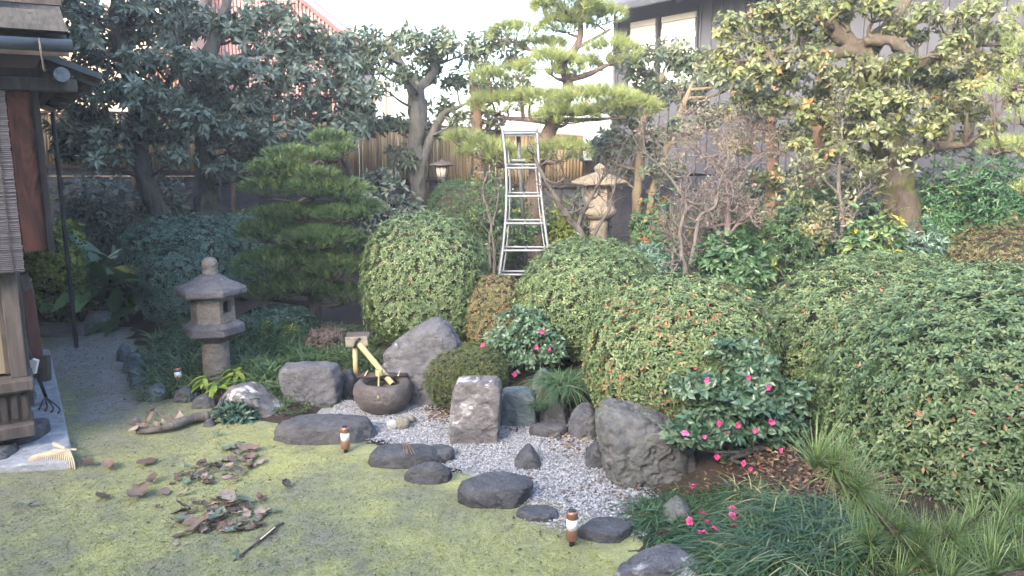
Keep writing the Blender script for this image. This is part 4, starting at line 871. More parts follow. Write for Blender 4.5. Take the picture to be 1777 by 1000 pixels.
for s in range(10):
    V, F = dead_leaf_mesh(s, [.15, .4, .8, .25, .6][s % 5], [.66, .52, .78][s % 3]); ms = []
    for tint in (.1, .35, .6, .8, .96): mb = MB(); mb.add(V, F, np.clip(tint + .05 * rng.normal(0, 1, len(V)), 0, 1)); ms.append(mb.mesh('fallen_leaf', M['dead'], sm=True))
    DL.append(ms)
for k, (px, py) in enumerate([(240, 735), (258, 724), (268, 735), (286, 726), (248, 742), (278, 742), (312, 724), (234, 745), (262, 715), (300, 730)]):
    o = piece('dry_leaf', DL[[2, 7, 4, 9][k % 4]][[1, 2, 3, 3][k % 4]], dw, G(px, py, .05), (rng.uniform(.4, 1.4) * (1 if k % 2 else -1), rng.uniform(-.9, .9), rng.uniform(0, 6)), (rng.uniform(.06, .11),) * 3)
LC = ['dark brown', 'reddish brown', 'mid brown', 'pale tan', 'grey green']
def drop_leaf(px, py, size, label, group, tint, lift=.012, rx=None):
    if label is None: label = LC[tint] + (' dry leaf heaped in the leaf pile nearest the camera' if 'near' in group else ' dry leaf in the loose drift above the near leaf pile')
    p = G(px, py); p[2] = lawn_z(A([p[0]]), A([p[1]]))[0] + lift + size * .06
    o = piece('fallen_leaf', DL[rng.integers(10)][tint], None, p, (rng.normal(0, .22) if rx is None else rx, rng.normal(0, .22), rng.uniform(0, 6.28)), (size,) * 3); tag(o, label, 'leaf', group)
def piece0(name, me, loc, rot, scale):
    o = bpy.data.objects.new(name, me); col.objects.link(o); o.location = tuple(loc); o.rotation_euler = rot; o.scale = scale; return o
_piece = piece
def piece(name, me, parent, loc, rot=None, scale=None):
    return _piece(name, me, parent, loc, rot, scale) if parent is not None else piece0(name, me, loc, rot, scale)
for k in range(84):
    a = rng.normal(0, 1); b = rng.normal(0, 1); px, py = 378 + 42 * a, 900 + 18 * b - .1 * 42 * a
    drop_leaf(px, py, rng.uniform(.04, .09), None, 'leaves of the near pile', [0, 0, 1, 1, 1, 2, 2, 3, 3, 4][rng.integers(10)], rng.uniform(.002, .018))
for k in range(60):
    t = rng.random(); px, py = 290 + 150 * t + rng.normal(0, 10), 845 - 42 * t + rng.normal(0, 9)
    drop_leaf(px, py, rng.uniform(.035, .08), None, 'leaves of the far drift', [0, 1, 1, 2, 2, 3, 4][rng.integers(7)], rng.uniform(.005, .03))
for (px, py, s, t, l) in [(240, 866, .14, 2, 'big curled brown leaf lying alone left of the near leaf pile'), (345, 925, .14, 2, 'big red brown leaf at the front of the near leaf pile'), (430, 786, .15, 2, 'big curled leaf heading the drift near the flat stone'),
        (405, 782, .14, 4, 'large dark green leaf beside the drift'), (256, 808, .12, 1, 'flat brown leaf lying above the big curled leaf'), (190, 815, .11, 2, 'pale leaf lying right of the bamboo rake'), (28, 812, .08, 0, 'reddish leaf lying left of the bamboo rake'),
        (152, 812, .11, 0, 'rust coloured leaf standing up near the rake'), (265, 840, .09, 1, 'brown leaf between the drift and the big curled leaf'), (432, 815, .08, 1, 'square brown leaf under the drift head'), (395, 870, .12, 3, 'pale leaf on top of the near leaf pile'),
        (430, 875, .08, 4, 'grey green leaf right of the near leaf pile'), (312, 910, .09, 4, 'grey green leaf at the left end of the near pile'), (180, 870, .09, 0, 'dark curled leaf left of the big brown one'), (52, 885, .09, 4, 'grey leaf near the left picture edge'),
        (407, 838, .06, 2, 'small pale leaf between the two leaf piles'), (376, 698 + 62, .07, 4, 'small green leaf below the low fern')]:
    drop_leaf(px, py, s, l, None, t, .02)
st = thing('cut_stick', 'thin cut stick lying on the moss right of the leaf pile', 'stick', G(445, 940))
mb = MB(); mb.add(*tube([G(405, 974, .012), G(450, 938, .02), G(478, 914, .022), G(492, 907, .02)], [.004, .007, .008, .005], 8)); mb.build('stem', M['greywood'], st, sm=True)
mb = MB(); mb.add(*bar(G(452, 936, .032), G(477, 915, .034), .007, .003)); mb.build('bare_wood', M['cream_board'], st)
for px, py in ((412, 962), (420, 966)): piece('leaf', DL[1][4], st, G(px, py, .03), (.9, .3, rng.uniform(0, 6)), (.05,) * 3)
# small debris on the moss and gravel, litter under the shrubs (uncountable)
mb = MB(); n = 900; yy = 3 + 4.3 * rng.random(n) ** 1.5; xx = rng.uniform(-.7, .25, n) * yy * .95; k = inside(LAWN, xx, yy); xx, yy = xx[k], yy[k]; n = len(xx)
leaves(mb, np.stack([xx, yy, lawn_z(xx, yy) + .008], 1), np.stack([rng.normal(0, 1, n), rng.normal(0, 1, n), rng.normal(0, .2, n)], 1), np.stack([rng.normal(0, .5, n), rng.normal(0, .5, n), np.ones(n)], 1), rng.uniform(.012, .035, n), rng.uniform(.006, .016, n), rng.random(n), LEAF)
tag(mb.build('leaf_crumbs', M['dead']), 'small leaf crumbs scattered over the moss', 'leaf litter', kind='stuff')
mb = MB()
for (px, py, sx, sy, n, z) in [(1010, 762, 40, 14, 170, .02), (1085, 850, 30, 22, 70, .02), (1400, 900, 60, 30, 800, .1), (1480, 880, 60, 30, 700, .1), (1290, 850, 60, 14, 300, .08), (1020, 700, 60, 14, 200, .1), (900, 690, 30, 10, 120, .08), (870, 735, 30, 8, 90, .02), (1000, 850, 60, 30, 25, .02), (990, 745, 20, 8, 80, .06), (760, 720, 15, 8, 90, .02)]:
    q = A([G(px + rng.normal(0, 1) * sx, py + rng.normal(0, 1) * sy, z) for _ in range(n)]); q[:, 2] = np.maximum(H(q[:, 0], q[:, 1]) + .02, .016)
    leaves(mb, q, np.c_[rng.normal(0, 1, (n, 2)), rng.normal(0, .25, n)], np.c_[rng.normal(0, .5, (n, 2)), np.ones(n)], rng.uniform(.02, .055, n), rng.uniform(.01, .022, n), rng.random(n), LEAF)
tag(mb.build('leaf_litter', M['litter']), 'brown leaf litter under the shrubs and along the gravel', 'leaf litter', kind='stuff')
rn = thing('red_twig', 'little reddish twig lying on the cracked flat stone', 'twig', G(705, 782, .1))
for k in range(5): mb = MB(); mb.add(*tube([G(700 + 2 * k, 768, .112), G(702 + 4 * k, 788, .108) + A([rng.normal(0, .01), 0, 0])], .0022, 5)); mb.build('needle', M['bark_rust'], rn)
# ------------------------------------------------------------------ clipped shrubs
def super_r(D, rx, ry, ru, rd, p):
    rz = np.where(D[:, 2] > 0, ru, rd); return (np.abs(D[:, 0] / rx) ** p + np.abs(D[:, 1] / ry) ** p + np.abs(D[:, 2] / rz) ** p) ** (-1 / p), rz
def hedge(label, x0, x1, yt, Y, mat, n, L=.035, wr=.43, ry=None, k=5, p=2.5, name='azalea_shrub', cat='shrub', zb=None, lump=.10, seed=1, tint=(.38, .17), red=.06, group='clipped azaleas', el=(0, 32), tpl=LEAF, core=.87, loose=0.04, c0=.42, droop=0):
    cx = (x0 + x1) / 2; c = P(cx, 400, Y); zt = P(cx, yt, Y - .1)[2]; gz = Hz(c) if zb is None else zb; kk = mpp(Y, (zt + gz) / 2); rx = (x1 - x0) / 2 * kk; c[0] = (cx - 888.5) * kk
    ry = ry or rx * .9; zc = gz + (zt - gz) * c0; ru, rd = zt - zc, zc - gz + .02; C = A([c[0], Y, zc])
    th = thing(name, label, cat, (c[0], Y, gz), group)
    def surf(D, s=1.0):
        r, rz = super_r(D, rx, ry, ru, rd, p); f = 1 + lump * 2 * (fbm(D * r[:, None] / rx, 2.2, 3, seed) - .5) + lump * .7 * (fbm(D * r[:, None], 9, 2, seed + 3) - .5)
        V = D * (r * f * s)[:, None]; N = unit(np.sign(V) * np.abs(V / np.stack([np.full(len(V), rx), np.full(len(V), ry), rz], 1)) ** (p - 1) / np.stack([np.full(len(V), rx), np.full(len(V), ry), rz], 1)); return V, N
    D, F = ico(4); V, _ = surf(D, core); mb = MB(); mb.add(V + C, F); mb.build('twig_core', M['core'], th, sm=True)
    D = unit(sphere_pts(n) * A([rx, ry, (ru + rd) / 2]) ** .6); s = 1 + loose * (rng.random(n) ** 2) - (1 - core) * 1.05 * rng.random(n) ** 1.6; V, N = surf(D, 1.); V = V * s[:, None]
    keep = V[:, 2] + zc > gz + .03; V, N = V[keep], N[keep]; m_ = len(V)
    tt = rng.normal(*tint, m_) + .35 * (fbm(V / max(rx, .3), 3, 3, seed + 7) - .5) + .16 * N[:, 2] * 0
    patch = fbm(V, 5 / max(rx, .4), 3, seed + 11); tt = np.clip(tt, 0, .84); redp = red * .3 * np.clip((patch - .42) * 9, .08, 2.6)
    mb = MB(); rosettes(mb, V + C, N + rng.normal(0, .22, (m_, 3)) + A([0, 0, .25]), k, L, wr, tt, el, tpl, .13, droop, redp=redp); o = mb.build('foliage', M[mat], th); tag(o, kind='stuff'); return th
hedge('rounded tall azalea between the clipped pine and the ladder', 628, 848, 371, 7.0, 'azalea', 8000, .029, seed=2, red=.03, p=2.4, lump=.05)
hedge('dome shaped azalea just right of the ladder foot', 893, 1156, 417, 6.4, 'azalea', 8400, .029, seed=3, red=.03, zb=.15, p=2.1, lump=.05)
hedge('small rusty azalea wedged between the two tall domes', 806, 912, 479, 6.75, 'azalea_rust', 3200, .022, seed=4, k=6, red=.1, tint=(.45, .2))
hedge('pink flecked azalea dome above the great grey boulder', 1018, 1340, 486, 4.92, 'azalea', 13000, .030, seed=5, red=.2, tint=(.5, .16), zb=.02, p=2.15, c0=.5, lump=.05)
hedge('wide azalea mound behind the near camellia', 1322, 1770, 448, 5.3, 'azalea', 14500, .030, seed=6, red=.09, tint=(.48, .16), zb=.0, p=2.2, lump=.05)
hedge('largest azalea mound filling the right picture edge', 1428, 2140, 474, 4.25, 'azalea_deep', 27000, .034, seed=8, red=.04, tint=(.5, .16), ry=1.14, p=2.4, zb=-.6, c0=.5, lump=.045)
hedge('bronze clipped hedge top behind the right azaleas', 1642, 1990, 387, 7.6, 'azalea_rust', 6500, .03, seed=9, red=.12, tint=(.5, .2))
hedge('little round fine leaved shrub behind the rock pillar', 742, 882, 609, 5.62, 'azalea_fine', 5200, .019, wr=.26, seed=10, k=6, red=.05, zb=.0, p=2.4, el=(20, 70), c0=.5)
hedge('blue green clipped hedge left of the cloud pruned pine', 218, 420, 378, 8.8, 'blue_hedge', 5000, .04, seed=11, red=0, tint=(.5, .2), p=2.8)
hedge('blue green hedge under the cloud pruned pine', 360, 480, 372, 9.3, 'blue_hedge', 2600, .04, seed=12, red=0, tint=(.5, .2))
hedge('low dark blue green shrub behind the left stone lantern', 250, 360, 430, 7.9, 'blue_hedge', 2600, .036, seed=13, red=0, tint=(.5, .2), lump=.2)
hedge('dark green shrub right of the left stone lantern', 420, 540, 540, 7.2, 'blue_hedge', 1500, .045, seed=14, red=0, tint=(.4, .2), lump=.25)
hedge('feathery round shrub in front of the post lamp', 742, 884, 314, 10.4, 'bush', 5200, .034, wr=.25, seed=15, red=.1, k=6, tint=(.5, .18), name='fine_shrub', group=None, el=(20, 75), lump=.16)

# ------------------------------------------------------------------ loose shrubs
def bush(label, x0, x1, yt, Y, mat, n, L=.07, wr=.42, k=6, name='leafy_shrub', cat='shrub', ry=None, seed=1, tint=(.45, .2), zb=None, el=(-5, 55), tpl=LEAF6, lump=.35, stems=6, stem_mat='twig', group='loose background shrubs', core=.45, droop=.1):
    cx = (x0 + x1) / 2; c = P(cx, 400, Y); gz = Hz(c) if zb is None else zb; zt = P(cx, yt, Y)[2]; kk = mpp(Y, (zt + gz) / 2); rx = (x1 - x0) / 2 * kk; c[0] = (cx - 888.5) * kk; ry = ry or rx * .7
    th = thing(name, label, cat, (c[0], Y, gz), group); hgt = zt - gz; C = A([c[0], Y, gz + hgt * .5])
    D = sphere_pts(n); r, rz = super_r(D, rx, ry, hgt * .5, hgt * .5, 2.4); s = rng.random(n) ** .38
    V = D * (r * s * (1 + lump * 2 * (fbm(D, 2.2, 3, seed) - .55)))[:, None]; tt = np.clip(rng.normal(*tint, n) + .4 * (fbm(V, 4, 3, seed + 4) - .5), 0, 1)
    mb = MB(); rosettes(mb, V + C, D + rng.normal(0, .4, (n, 3)) + A([0, 0, .5]), k, L, wr, tt, el, tpl, .35, droop); tag(mb.build('foliage', M[mat], th), kind='stuff')
    mb = MB()
    for i in range(stems):
        q = V[rng.integers(n)] * .8 + C; b = A([c[0] + rng.normal(0, rx * .2), Y + rng.normal(0, ry * .2), gz - .03]); mb.add(*tube(spline([b, (b + q) / 2 + rng.normal(0, .06, 3), q], 8), np.linspace(.016, .005, 8), 6))
    tag(mb.build('stems', M[stem_mat], th, sm=True), kind='stuff')
    if core:
        D, F = ico(3); r, _ = super_r(D, rx, ry, hgt * .5, hgt * .5, 2.4); mb = MB(); mb.add(D * (r * core * (1 + .6 * (fbm(D, 2.5, 2, seed) - .5)))[:, None] + C, F); mb.build('twig_core', M['core'], th, sm=True)
    return th
bush('yellow green shrub beneath the house eave', 38, 142, 338, 7.9, 'bush_yellow', 800, .05, .5, seed=21, zb=.05, stem_mat='bark_dark', group=None)
bush('dark broadleaf shrub between the two left trunks', 232, 340, 296, 10.9, 'evergreen', 260, .13, .36, 7, seed=22)
bush('bright broad leaved shrub right of the pale trunk', 372, 452, 352, 10.4, 'bush', 150, .13, .3, 7, seed=23, tint=(.65, .2))
bush('blue grey shrub before the block wall behind the clipped pine', 596, 732, 286, 11.2, 'evergreen', 420, .12, .36, 7, seed=24)
bush('dark shrub in the shade below the left trees', 110, 236, 300, 11.2, 'evergreen', 360, .13, .36, 7, seed=25)
bush('yellow tinted shrub behind the bare plum', 952, 1014, 338, 10.9, 'bush_yellow', 380, .07, .4, 6, seed=26, tint=(.35, .2))
bush('green shrub seen between the ladder rails', 868, 960, 318, 10.9, 'bush', 700, .06, .4, 6, seed=27, tint=(.6, .2))
bush('blue green low shrub right of the tan lantern', 1068, 1200, 425, 9.0, 'blue_hedge', 800, .06, .34, 6, seed=28)
bush('bright green shrub behind the bare twigs', 1096, 1180, 330, 10.2, 'nandina', 520, .07, .38, 6, seed=29, tint=(.7, .15))
bush('dark leaved shrub left of the tan lantern', 985, 1060, 320, 11.4, 'evergreen', 420, .09, .4, 6, seed=30)
bush('mixed green shrub below the rusty trunk', 1190, 1330, 345, 9.6, 'bush', 1000, .06, .4, 6, seed=31, tint=(.4, .22))
bush('broad dark leaved shrub behind the pink flecked azalea', 1205, 1340, 408, 7.9, 'bush', 420, .10, .42, 6, seed=32, tint=(.35, .2))
bush('deep green shrub left of the mossy trunk', 1310, 1480, 325, 9.2, 'bush', 1500, .055, .42, 6, seed=33, tint=(.42, .2))
bush('glossy shrub with yellow young leaves before the mossy trunk', 1462, 1565, 352, 7.7, 'bush', 330, .09, .42, 6, seed=34, tint=(.62, .22))
bush('shrub with narrow leaves at the foot of the mossy trunk', 1545, 1640, 372, 7.9, 'blue_hedge', 420, .07, .3, 6, seed=35, tint=(.5, .25))
bush('dense heavenly bamboo right of the mossy trunk', 1585, 1700, 245, 8.5, 'nandina', 1900, .07, .3, 6, seed=36, name='nandina', group='heavenly bamboo clumps')
bush('heavenly bamboo clump at the right edge above the bronze hedge', 1680, 1830, 232, 8.1, 'nandina', 2300, .07, .3, 6, seed=37, name='nandina', group='heavenly bamboo clumps')
bush('shaded evergreen shrub behind the post lamp bush', 800, 900, 285, 12.0, 'evergreen', 500, .09, .4, 6, seed=38)
bush('dark evergreen mass below the grey house', 1230, 1420, 292, 11.6, 'evergreen', 900, .10, .4, 6, seed=39, tint=(.3, .2))
bush('dark evergreen mass behind the mossy trunk', 1400, 1620, 285, 10.3, 'evergreen', 1000, .10, .4, 6, seed=40, tint=(.3, .2))
bush('low leafy plant at the foot of the clipped pine', 430, 545, 556, 6.95, 'bush', 520, .05, .2, 7, seed=41, tint=(.5, .25), core=.3)
bush('violet leaved low shrub left of the bamboo spout', 530, 606, 572, 6.7, 'twig_pink', 420, .045, .25, 6, seed=42, tint=(.35, .25), core=.3)
bush('low dark fern like plant in front of the streaked boulder', 372, 452, 706, 5.28, 'blue_hedge', 90, .09, .26, 7, seed=43, zb=0, core=0, stems=2, group=None)

# ------------------------------------------------------------------ camellias with pink flowers
def flower(mb, c, ax, r):
    for (kk, R, e) in ((5, r, (5, 30)), (5, r * .8, (30, 60))):
        rosettes(mb, A([c]), A([ax]), kk, R, .95, A([rng.random()]), e, LEAF6, .15, 0, 0)
def camellia(label, Y, stems, pads, flowers, zb, seed, L=.055):
    b = stems[0][0]; c0 = P(b[0], b[1], b[2]); th = thing('camellia', label, 'shrub', c0, 'pink flowering camellias')
    mb = MB()
    for path in stems:
        p = spline([P(x, y, yy) for x, y, yy in path], 18); mb.add(*tube(p + .02 * (np.stack([fbm(p, 9, 2, s) for s in (1, 2, 3)], 1) - .5), np.linspace(.022, .006, 18), 7))
    mb.build('branches', M['bark_dark'], th, sm=True); mb = MB(); allp = []
    for (x, y, rx, ry, yy, n) in pads:
        c = P(x, y, yy); k = mpp(yy, .7); D = sphere_pts(n); V = c + D * (rng.random((n, 1)) ** .5) * A([rx * k, rx * k * .6, ry * k]); allp.append(V)
        rosettes(mb, V, D * .6 + rng.normal(0, .4, (n, 3)) + A([0, -.25, .6]), 5, L, .5, np.clip(rng.normal(.5, .22, n), 0, 1), (0, 45), LEAF6, .4, .12)
        t2 = MB()
    tag(mb.build('foliage', M['camellia'], th), kind='stuff')
    for (x, y, yy) in flowers:
        mb = MB(); flower(mb, P(x, y, yy), unit(A([rng.normal(0, .4), -1, rng.normal(.2, .3)])), rng.uniform(.017, .026)); mb.build('flower', M['petal'], th)
camellia('near camellia with many pink flowers in front of the right azaleas', 4.3,
    [[(1420, 850, 4.35), (1400, 780, 4.3), (1380, 720, 4.25), (1320, 710, 4.15), (1290, 712, 4.1)], [(1420, 850, 4.35), (1390, 770, 4.2), (1330, 775, 4.1), (1260, 785, 4.0), (1200, 775, 4.0)], [(1395, 760, 4.3), (1330, 680, 4.25), (1290, 620, 4.25)], [(1330, 775, 4.1), (1270, 795, 4.), (1300, 810, 4.)]],
    [(1275, 610, 40, 22, 4.3, 46), (1300, 650, 65, 30, 4.25, 90), (1215, 672, 55, 26, 4.15, 70), (1290, 700, 75, 22, 4.1, 90), (1240, 740, 80, 30, 4.05, 110), (1340, 745, 60, 30, 4.1, 90), (1180, 755, 30, 20, 4.0, 34), (1300, 790, 60, 30, 4.15, 80), (1370, 690, 40, 30, 4.25, 50), (1340, 830, 50, 25, 4.3, 60)],
    [(1226, 659, 4.08), (1333, 673, 4.1), (1190, 752, 3.93), (1222, 758, 3.92), (1273, 757, 3.93), (1262, 752, 3.95), (1281, 738, 3.95), (1243, 792, 3.92), (1290, 804, 3.93), (1302, 814, 3.95), (1318, 813, 3.95), (1355, 782, 4.0), (1310, 747, 3.95), (1300, 655, 4.12), (1338, 733, 4.0), (1248, 737, 3.95)], .2, 51)
camellia('smaller camellia with blue green leaves left of the azalea dome', 5.9,
    [[(905, 668, 6.0), (915, 630, 5.95), (935, 600, 5.9), (930, 560, 5.9)], [(905, 668, 6.0), (885, 610, 5.9), (875, 570, 5.9)], [(915, 630, 5.95), (950, 625, 5.85), (975, 610, 5.85)]],
    [(905, 555, 45, 20, 5.9, 90), (880, 590, 35, 26, 5.85, 80), (930, 585, 45, 26, 5.85, 110), (900, 620, 45, 20, 5.85, 90), (960, 610, 30, 20, 5.85, 60)],
    [(941, 576, 5.75), (931, 603, 5.74), (953, 606, 5.74), (838, 600, 5.5), (893, 650, 5.7)], .2, 52, .048)

# ------------------------------------------------------------------ grasses
def blades(mb, base, dr, L, w, tint, bend=1.0, seg=4):
    n = len(base); t = np.linspace(0, 1, seg + 1)[None, :, None]; dr = unit(dr); hz = dr.copy(); hz[:, 2] = 0; hz = unit(hz)
    b = np.broadcast_to(np.asarray(bend, float), (n,))[:, None, None]; LL = np.broadcast_to(np.asarray(L, float), (n,))[:, None, None]
    C = base[:, None] + LL * (dr[:, None] * t + hz[:, None] * (b * .35 * t ** 2) - A([0, 0, 1.]) * (b * .62 * t ** 2))
    s = unit(np.cross(hz, A([0, 0, 1.])) + rng.normal(0, .25, (n, 3)))[:, None]; ww = (np.broadcast_to(np.asarray(w, float), (n,))[:, None, None]) * (1 - t ** 2.2) * .5 + .0002
    V = np.stack([C - s * ww, C + s * ww], 2).reshape(n, -1, 3); i = np.arange(seg) * 2; f = np.stack([i, i + 1, i + 3, i + 2], 1)
    mb.add(V.reshape(-1, 3), (np.arange(n)[:, None, None] * (2 * (seg + 1)) + f[None]).reshape(-1, 4), np.repeat(tint, 2 * (seg + 1)))
def tuft(name, label, cat, c, n, L, w, mat, spread=.04, lean=(0, 0), tint=(.45, .2), bend=1., up=(.8, 1.6), group=None):
    mb = MB(); ph = rng.uniform(0, 6.28, n); b = c + np.c_[rng.normal(0, spread, (n, 2)), np.zeros(n)]; el_ = rng.uniform(up[0], up[1], n)
    d = np.stack([np.cos(ph) + lean[0], np.sin(ph) + lean[1], el_], 1); blades(mb, b, d, L * rng.uniform(.6, 1.15, n), w * rng.uniform(.7, 1.2, n), np.clip(rng.normal(*tint, n), 0, 1), bend * rng.uniform(.6, 1.3, n))
    return mb.build(name, M[mat], loc=c)
pts = []
for px, py in [(1130, 862), (1170, 858), (1215, 862), (1260, 868), (1310, 880), (1150, 890), (1190, 895), (1235, 895), (1285, 905), (1335, 905), (1210, 925), (1260, 930), (1310, 935), (1360, 930), (1255, 965), (1300, 968), (1345, 965), (1395, 955), (1440, 960), (1290, 1000), (1340, 1003), (1390, 998), (1440, 998), (1490, 985), (1530, 1005), (1270, 985), (1330, 1030), (1400, 1030), (1460, 1030)]:
    pts.append(G(px, py + 16, .05))
mb = MB()
for p in pts:
    n = 200; p[2] = max(Hz(p), 0) + .01; ph = rng.uniform(0, 6.28, n); b = p + np.c_[rng.normal(0, .055, (n, 2)), np.zeros(n)]
    d = np.stack([np.cos(ph) - .3, np.sin(ph) - .45, rng.uniform(.5, 1.5, n)], 1); cl = rng.normal(0, .14)
    blades(mb, b, d, .19 * rng.uniform(.6, 1.2, n), .006 * rng.uniform(.7, 1.3, n), np.clip(rng.normal(.45 + cl, .24, n), 0, 1), 1.25 * rng.uniform(.7, 1.3, n), 5)
tag(mb.build('mondo_grass', M['grass_dark']), 'dark arching mondo grass along the right gravel edge', 'grass', kind='stuff')
tag(tuft('grass_clump', 'hanging clump of dark grass above the dark rock by the gravel', 'grass', G(975, 668, .22), 620, .26, .006, 'grass_dark', .06, (0, -.5), (.6, .18), 1.2), kind='stuff')
tag(tuft('grass_tuft', 'small grass tuft growing between the blue and dark rocks', 'grass', G(932, 705, .15), 110, .13, .006, 'grass', .02, (0, -.3)), kind='stuff')
mb = MB()
for k in range(230):
    px, py = (rng.uniform(250, 345), rng.uniform(565, 672)) if k < 70 else (rng.uniform(400, 500), rng.uniform(585, 680)) if k < 140 else (rng.uniform(500, 650), rng.uniform(580, 640))
    p = G(px, py, .1); p[2] = max(Hz(p), 0); n = 26; ph = rng.uniform(0, 6.28, n); b = p + np.c_[rng.normal(0, .03, (n, 2)), np.zeros(n)]
    blades(mb, b, np.stack([np.cos(ph), np.sin(ph) - .2, rng.uniform(.8, 2.2, n)], 1), .26 * rng.uniform(.5, 1.2, n), .011 * rng.uniform(.6, 1.2, n), np.clip(rng.normal(.42 + rng.normal(0, .12), .2, n), 0, 1), rng.uniform(.5, 1.2, n), 4)
tag(mb.build('bed_grass', M['grass']), 'loose strappy grass covering the bed round the left lantern', 'grass', kind='stuff')
mb = MB(); LG = [(G(rng.uniform(440, 540), rng.uniform(690, 720), .02)) for _ in range(22)] + [G(rng.uniform(560, 600), rng.uniform(668, 700), .03) for _ in range(10)]
for p in LG:
    n = 16; ph = rng.uniform(0, 6.28, n); p[2] = max(Hz(p), 0); blades(mb, p + np.c_[rng.normal(0, .03, (n, 2)), np.zeros(n)], np.stack([np.cos(ph), np.sin(ph), rng.uniform(.8, 2, n)], 1), .11 * rng.uniform(.5, 1.2, n), .006, np.clip(rng.normal(.5, .2, n), 0, 1), .8)
tag(mb.build('rock_grass', M['grass']), 'short grass between the boulders left of the basin', 'grass', kind='stuff')
# yellow-green rosette plants, each leaf its own part
def big_leaf(Lf, wr, bend, nseg=6, fold=.12):
    V = []
    for i in range(nseg + 1):
        t = i / nseg; w = wr * (math.sin(math.pi * (t * .9 + .06)) ** .8) * .5; z = -bend * t * t
        V += [[-w, t, z + fold * w * 2], [0, t, z], [w, t, z + fold * w * 2]]
    V = A(V) * Lf; F = []
    for i in range(nseg):
        a = i * 3; F += [[a, a + 1, a + 4, a + 3], [a + 1, a + 2, a + 5, a + 4]]
    return V, A(F)
def leaf_meshes(name, mat, Lf, wr, bends, tints):
    r = []
    for b_ in bends:
        for t in tints:
            V, F = big_leaf(Lf, wr, b_); mb = MB(); mb.add(V, F, t); r.append(mb.mesh(name, M[mat], sm=True))
    return r
LM = leaf_meshes('leaf', 'lime', .11, .42, (.5, .85), (.2, .6, .95))
for (px, py, l) in [(358, 668, 'yellow green rosette plant left of the lantern column foot'), (380, 680, 'low yellow green rosette plant at the lantern foot by the edging stone'), (408, 660, 'yellow green rosette plant right of the lantern column')]:
    c = G(px, py, .1); c[2] = max(Hz(c), .04); th = thing('rosette_plant', l, 'plant', c, 'yellow green rosette plants'); 
    mb = MB(); mb.add(*tube([c - A([0, 0, .03]), c + A([0, 0, .1])], .008, 6)); mb.build('stem', M['twig'], th)
    for k in range(15): piece('leaf', LM[rng.integers(6)], th, c + A([rng.normal(0, .02), rng.normal(0, .02), .07 + .004 * k]), (rng.uniform(-.2, .5), 0, k * 2.4 + rng.normal(0, .2)), (rng.uniform(.7, 1.05),) * 3)
# aspidistra clump: big upright leaves
AM = leaf_meshes('leaf', 'aspidistra', .6, .25, (.15, .4, .7), (.1, .35, .6, .8, 1.))
for (px, py, n, l) in [(150, 548, 60, 'big leaved aspidistra clump at the end of the path, left part'), (205, 540, 52, 'big leaved aspidistra clump beside the blue hedge')]:
    c = G(px, py, .1); c[2] = Hz(c); th = thing('aspidistra', l, 'plant', c, 'aspidistra clumps')
    for k in range(n):
        s = rng.uniform(.75, 1.25); t_ = rng.choice([0, 1, 1, 2, 2, 3, 4], p=[.2, .2, .2, .15, .1, .1, .05]); h_ = rng.uniform(.0, .42)
        q = c + A([rng.normal(0, .24), rng.normal(0, .15), 0]); 
        o = piece('leaf', AM[rng.integers(3) * 5 + t_], th, q + A([0, 0, h_]), (rng.uniform(.35, 1.3), rng.normal(0, .3), rng.uniform(0, 6.28)), (s,) * 3)
    mb = MB()
    for k in range(10): mb.add(*tube([c + A([rng.normal(0, .12), rng.normal(0, .1), -.02]), c + A([rng.normal(0, .15), rng.normal(0, .1), .45])], .006, 5))
    mb.build('stalks', M['twig'], th)
# fallen camellia blossoms
fl = MB(); flower(fl, A([0, 0, 0.]), A([0, 0, 1.]), .026); fm = fl.mesh('fallen_blossom', M['petal_fallen'])
for (px, py, l) in [(1152, 925, 'lower'), (1158, 921, 'upper')]: pass
for k, (px, py, z, l) in enumerate([(1147, 927, .03, 'pink blossom on the gravel edge above the lichen boulder, left one'), (1158, 921, .03, 'pink blossom on the gravel edge above the lichen boulder, right one'), (1118, 894, .02, 'dull pink blossom lying in the gravel'), (1197, 905, .2, 'pink blossom on the mondo grass beside the small grey stone'), (1204, 845, .2, 'single pink blossom at the top of the mondo grass'),
        (1219, 892, .2, 'pink blossom on the mondo grass, topmost of the middle group'), (1226, 908, .2, 'pink blossom in the middle group on the mondo grass'), (1220, 926, .2, 'lowest pink blossom of the middle group on the mondo grass'), (1239, 919, .2, 'right pink blossom of the middle group on the mondo grass'), (1271, 884, .2, 'upper pink blossom of the pair right of the middle group'), (1271, 896, .2, 'lower pink blossom of the pair right of the middle group'), (1276, 915, .2, 'pink blossom below the pair on the mondo grass'), (1341, 895, .2, 'left pink blossom of the pair by the leaf litter'), (1351, 894, .2, 'right pink blossom of the pair by the leaf litter')]):
    p = G(px, py, z); o = piece('fallen_blossom', fm, None, p, (rng.normal(.5, .3), rng.normal(0, .3), rng.uniform(0, 6)), (1.,) * 3); tag(o, l, 'flower', 'fallen pink blossoms')

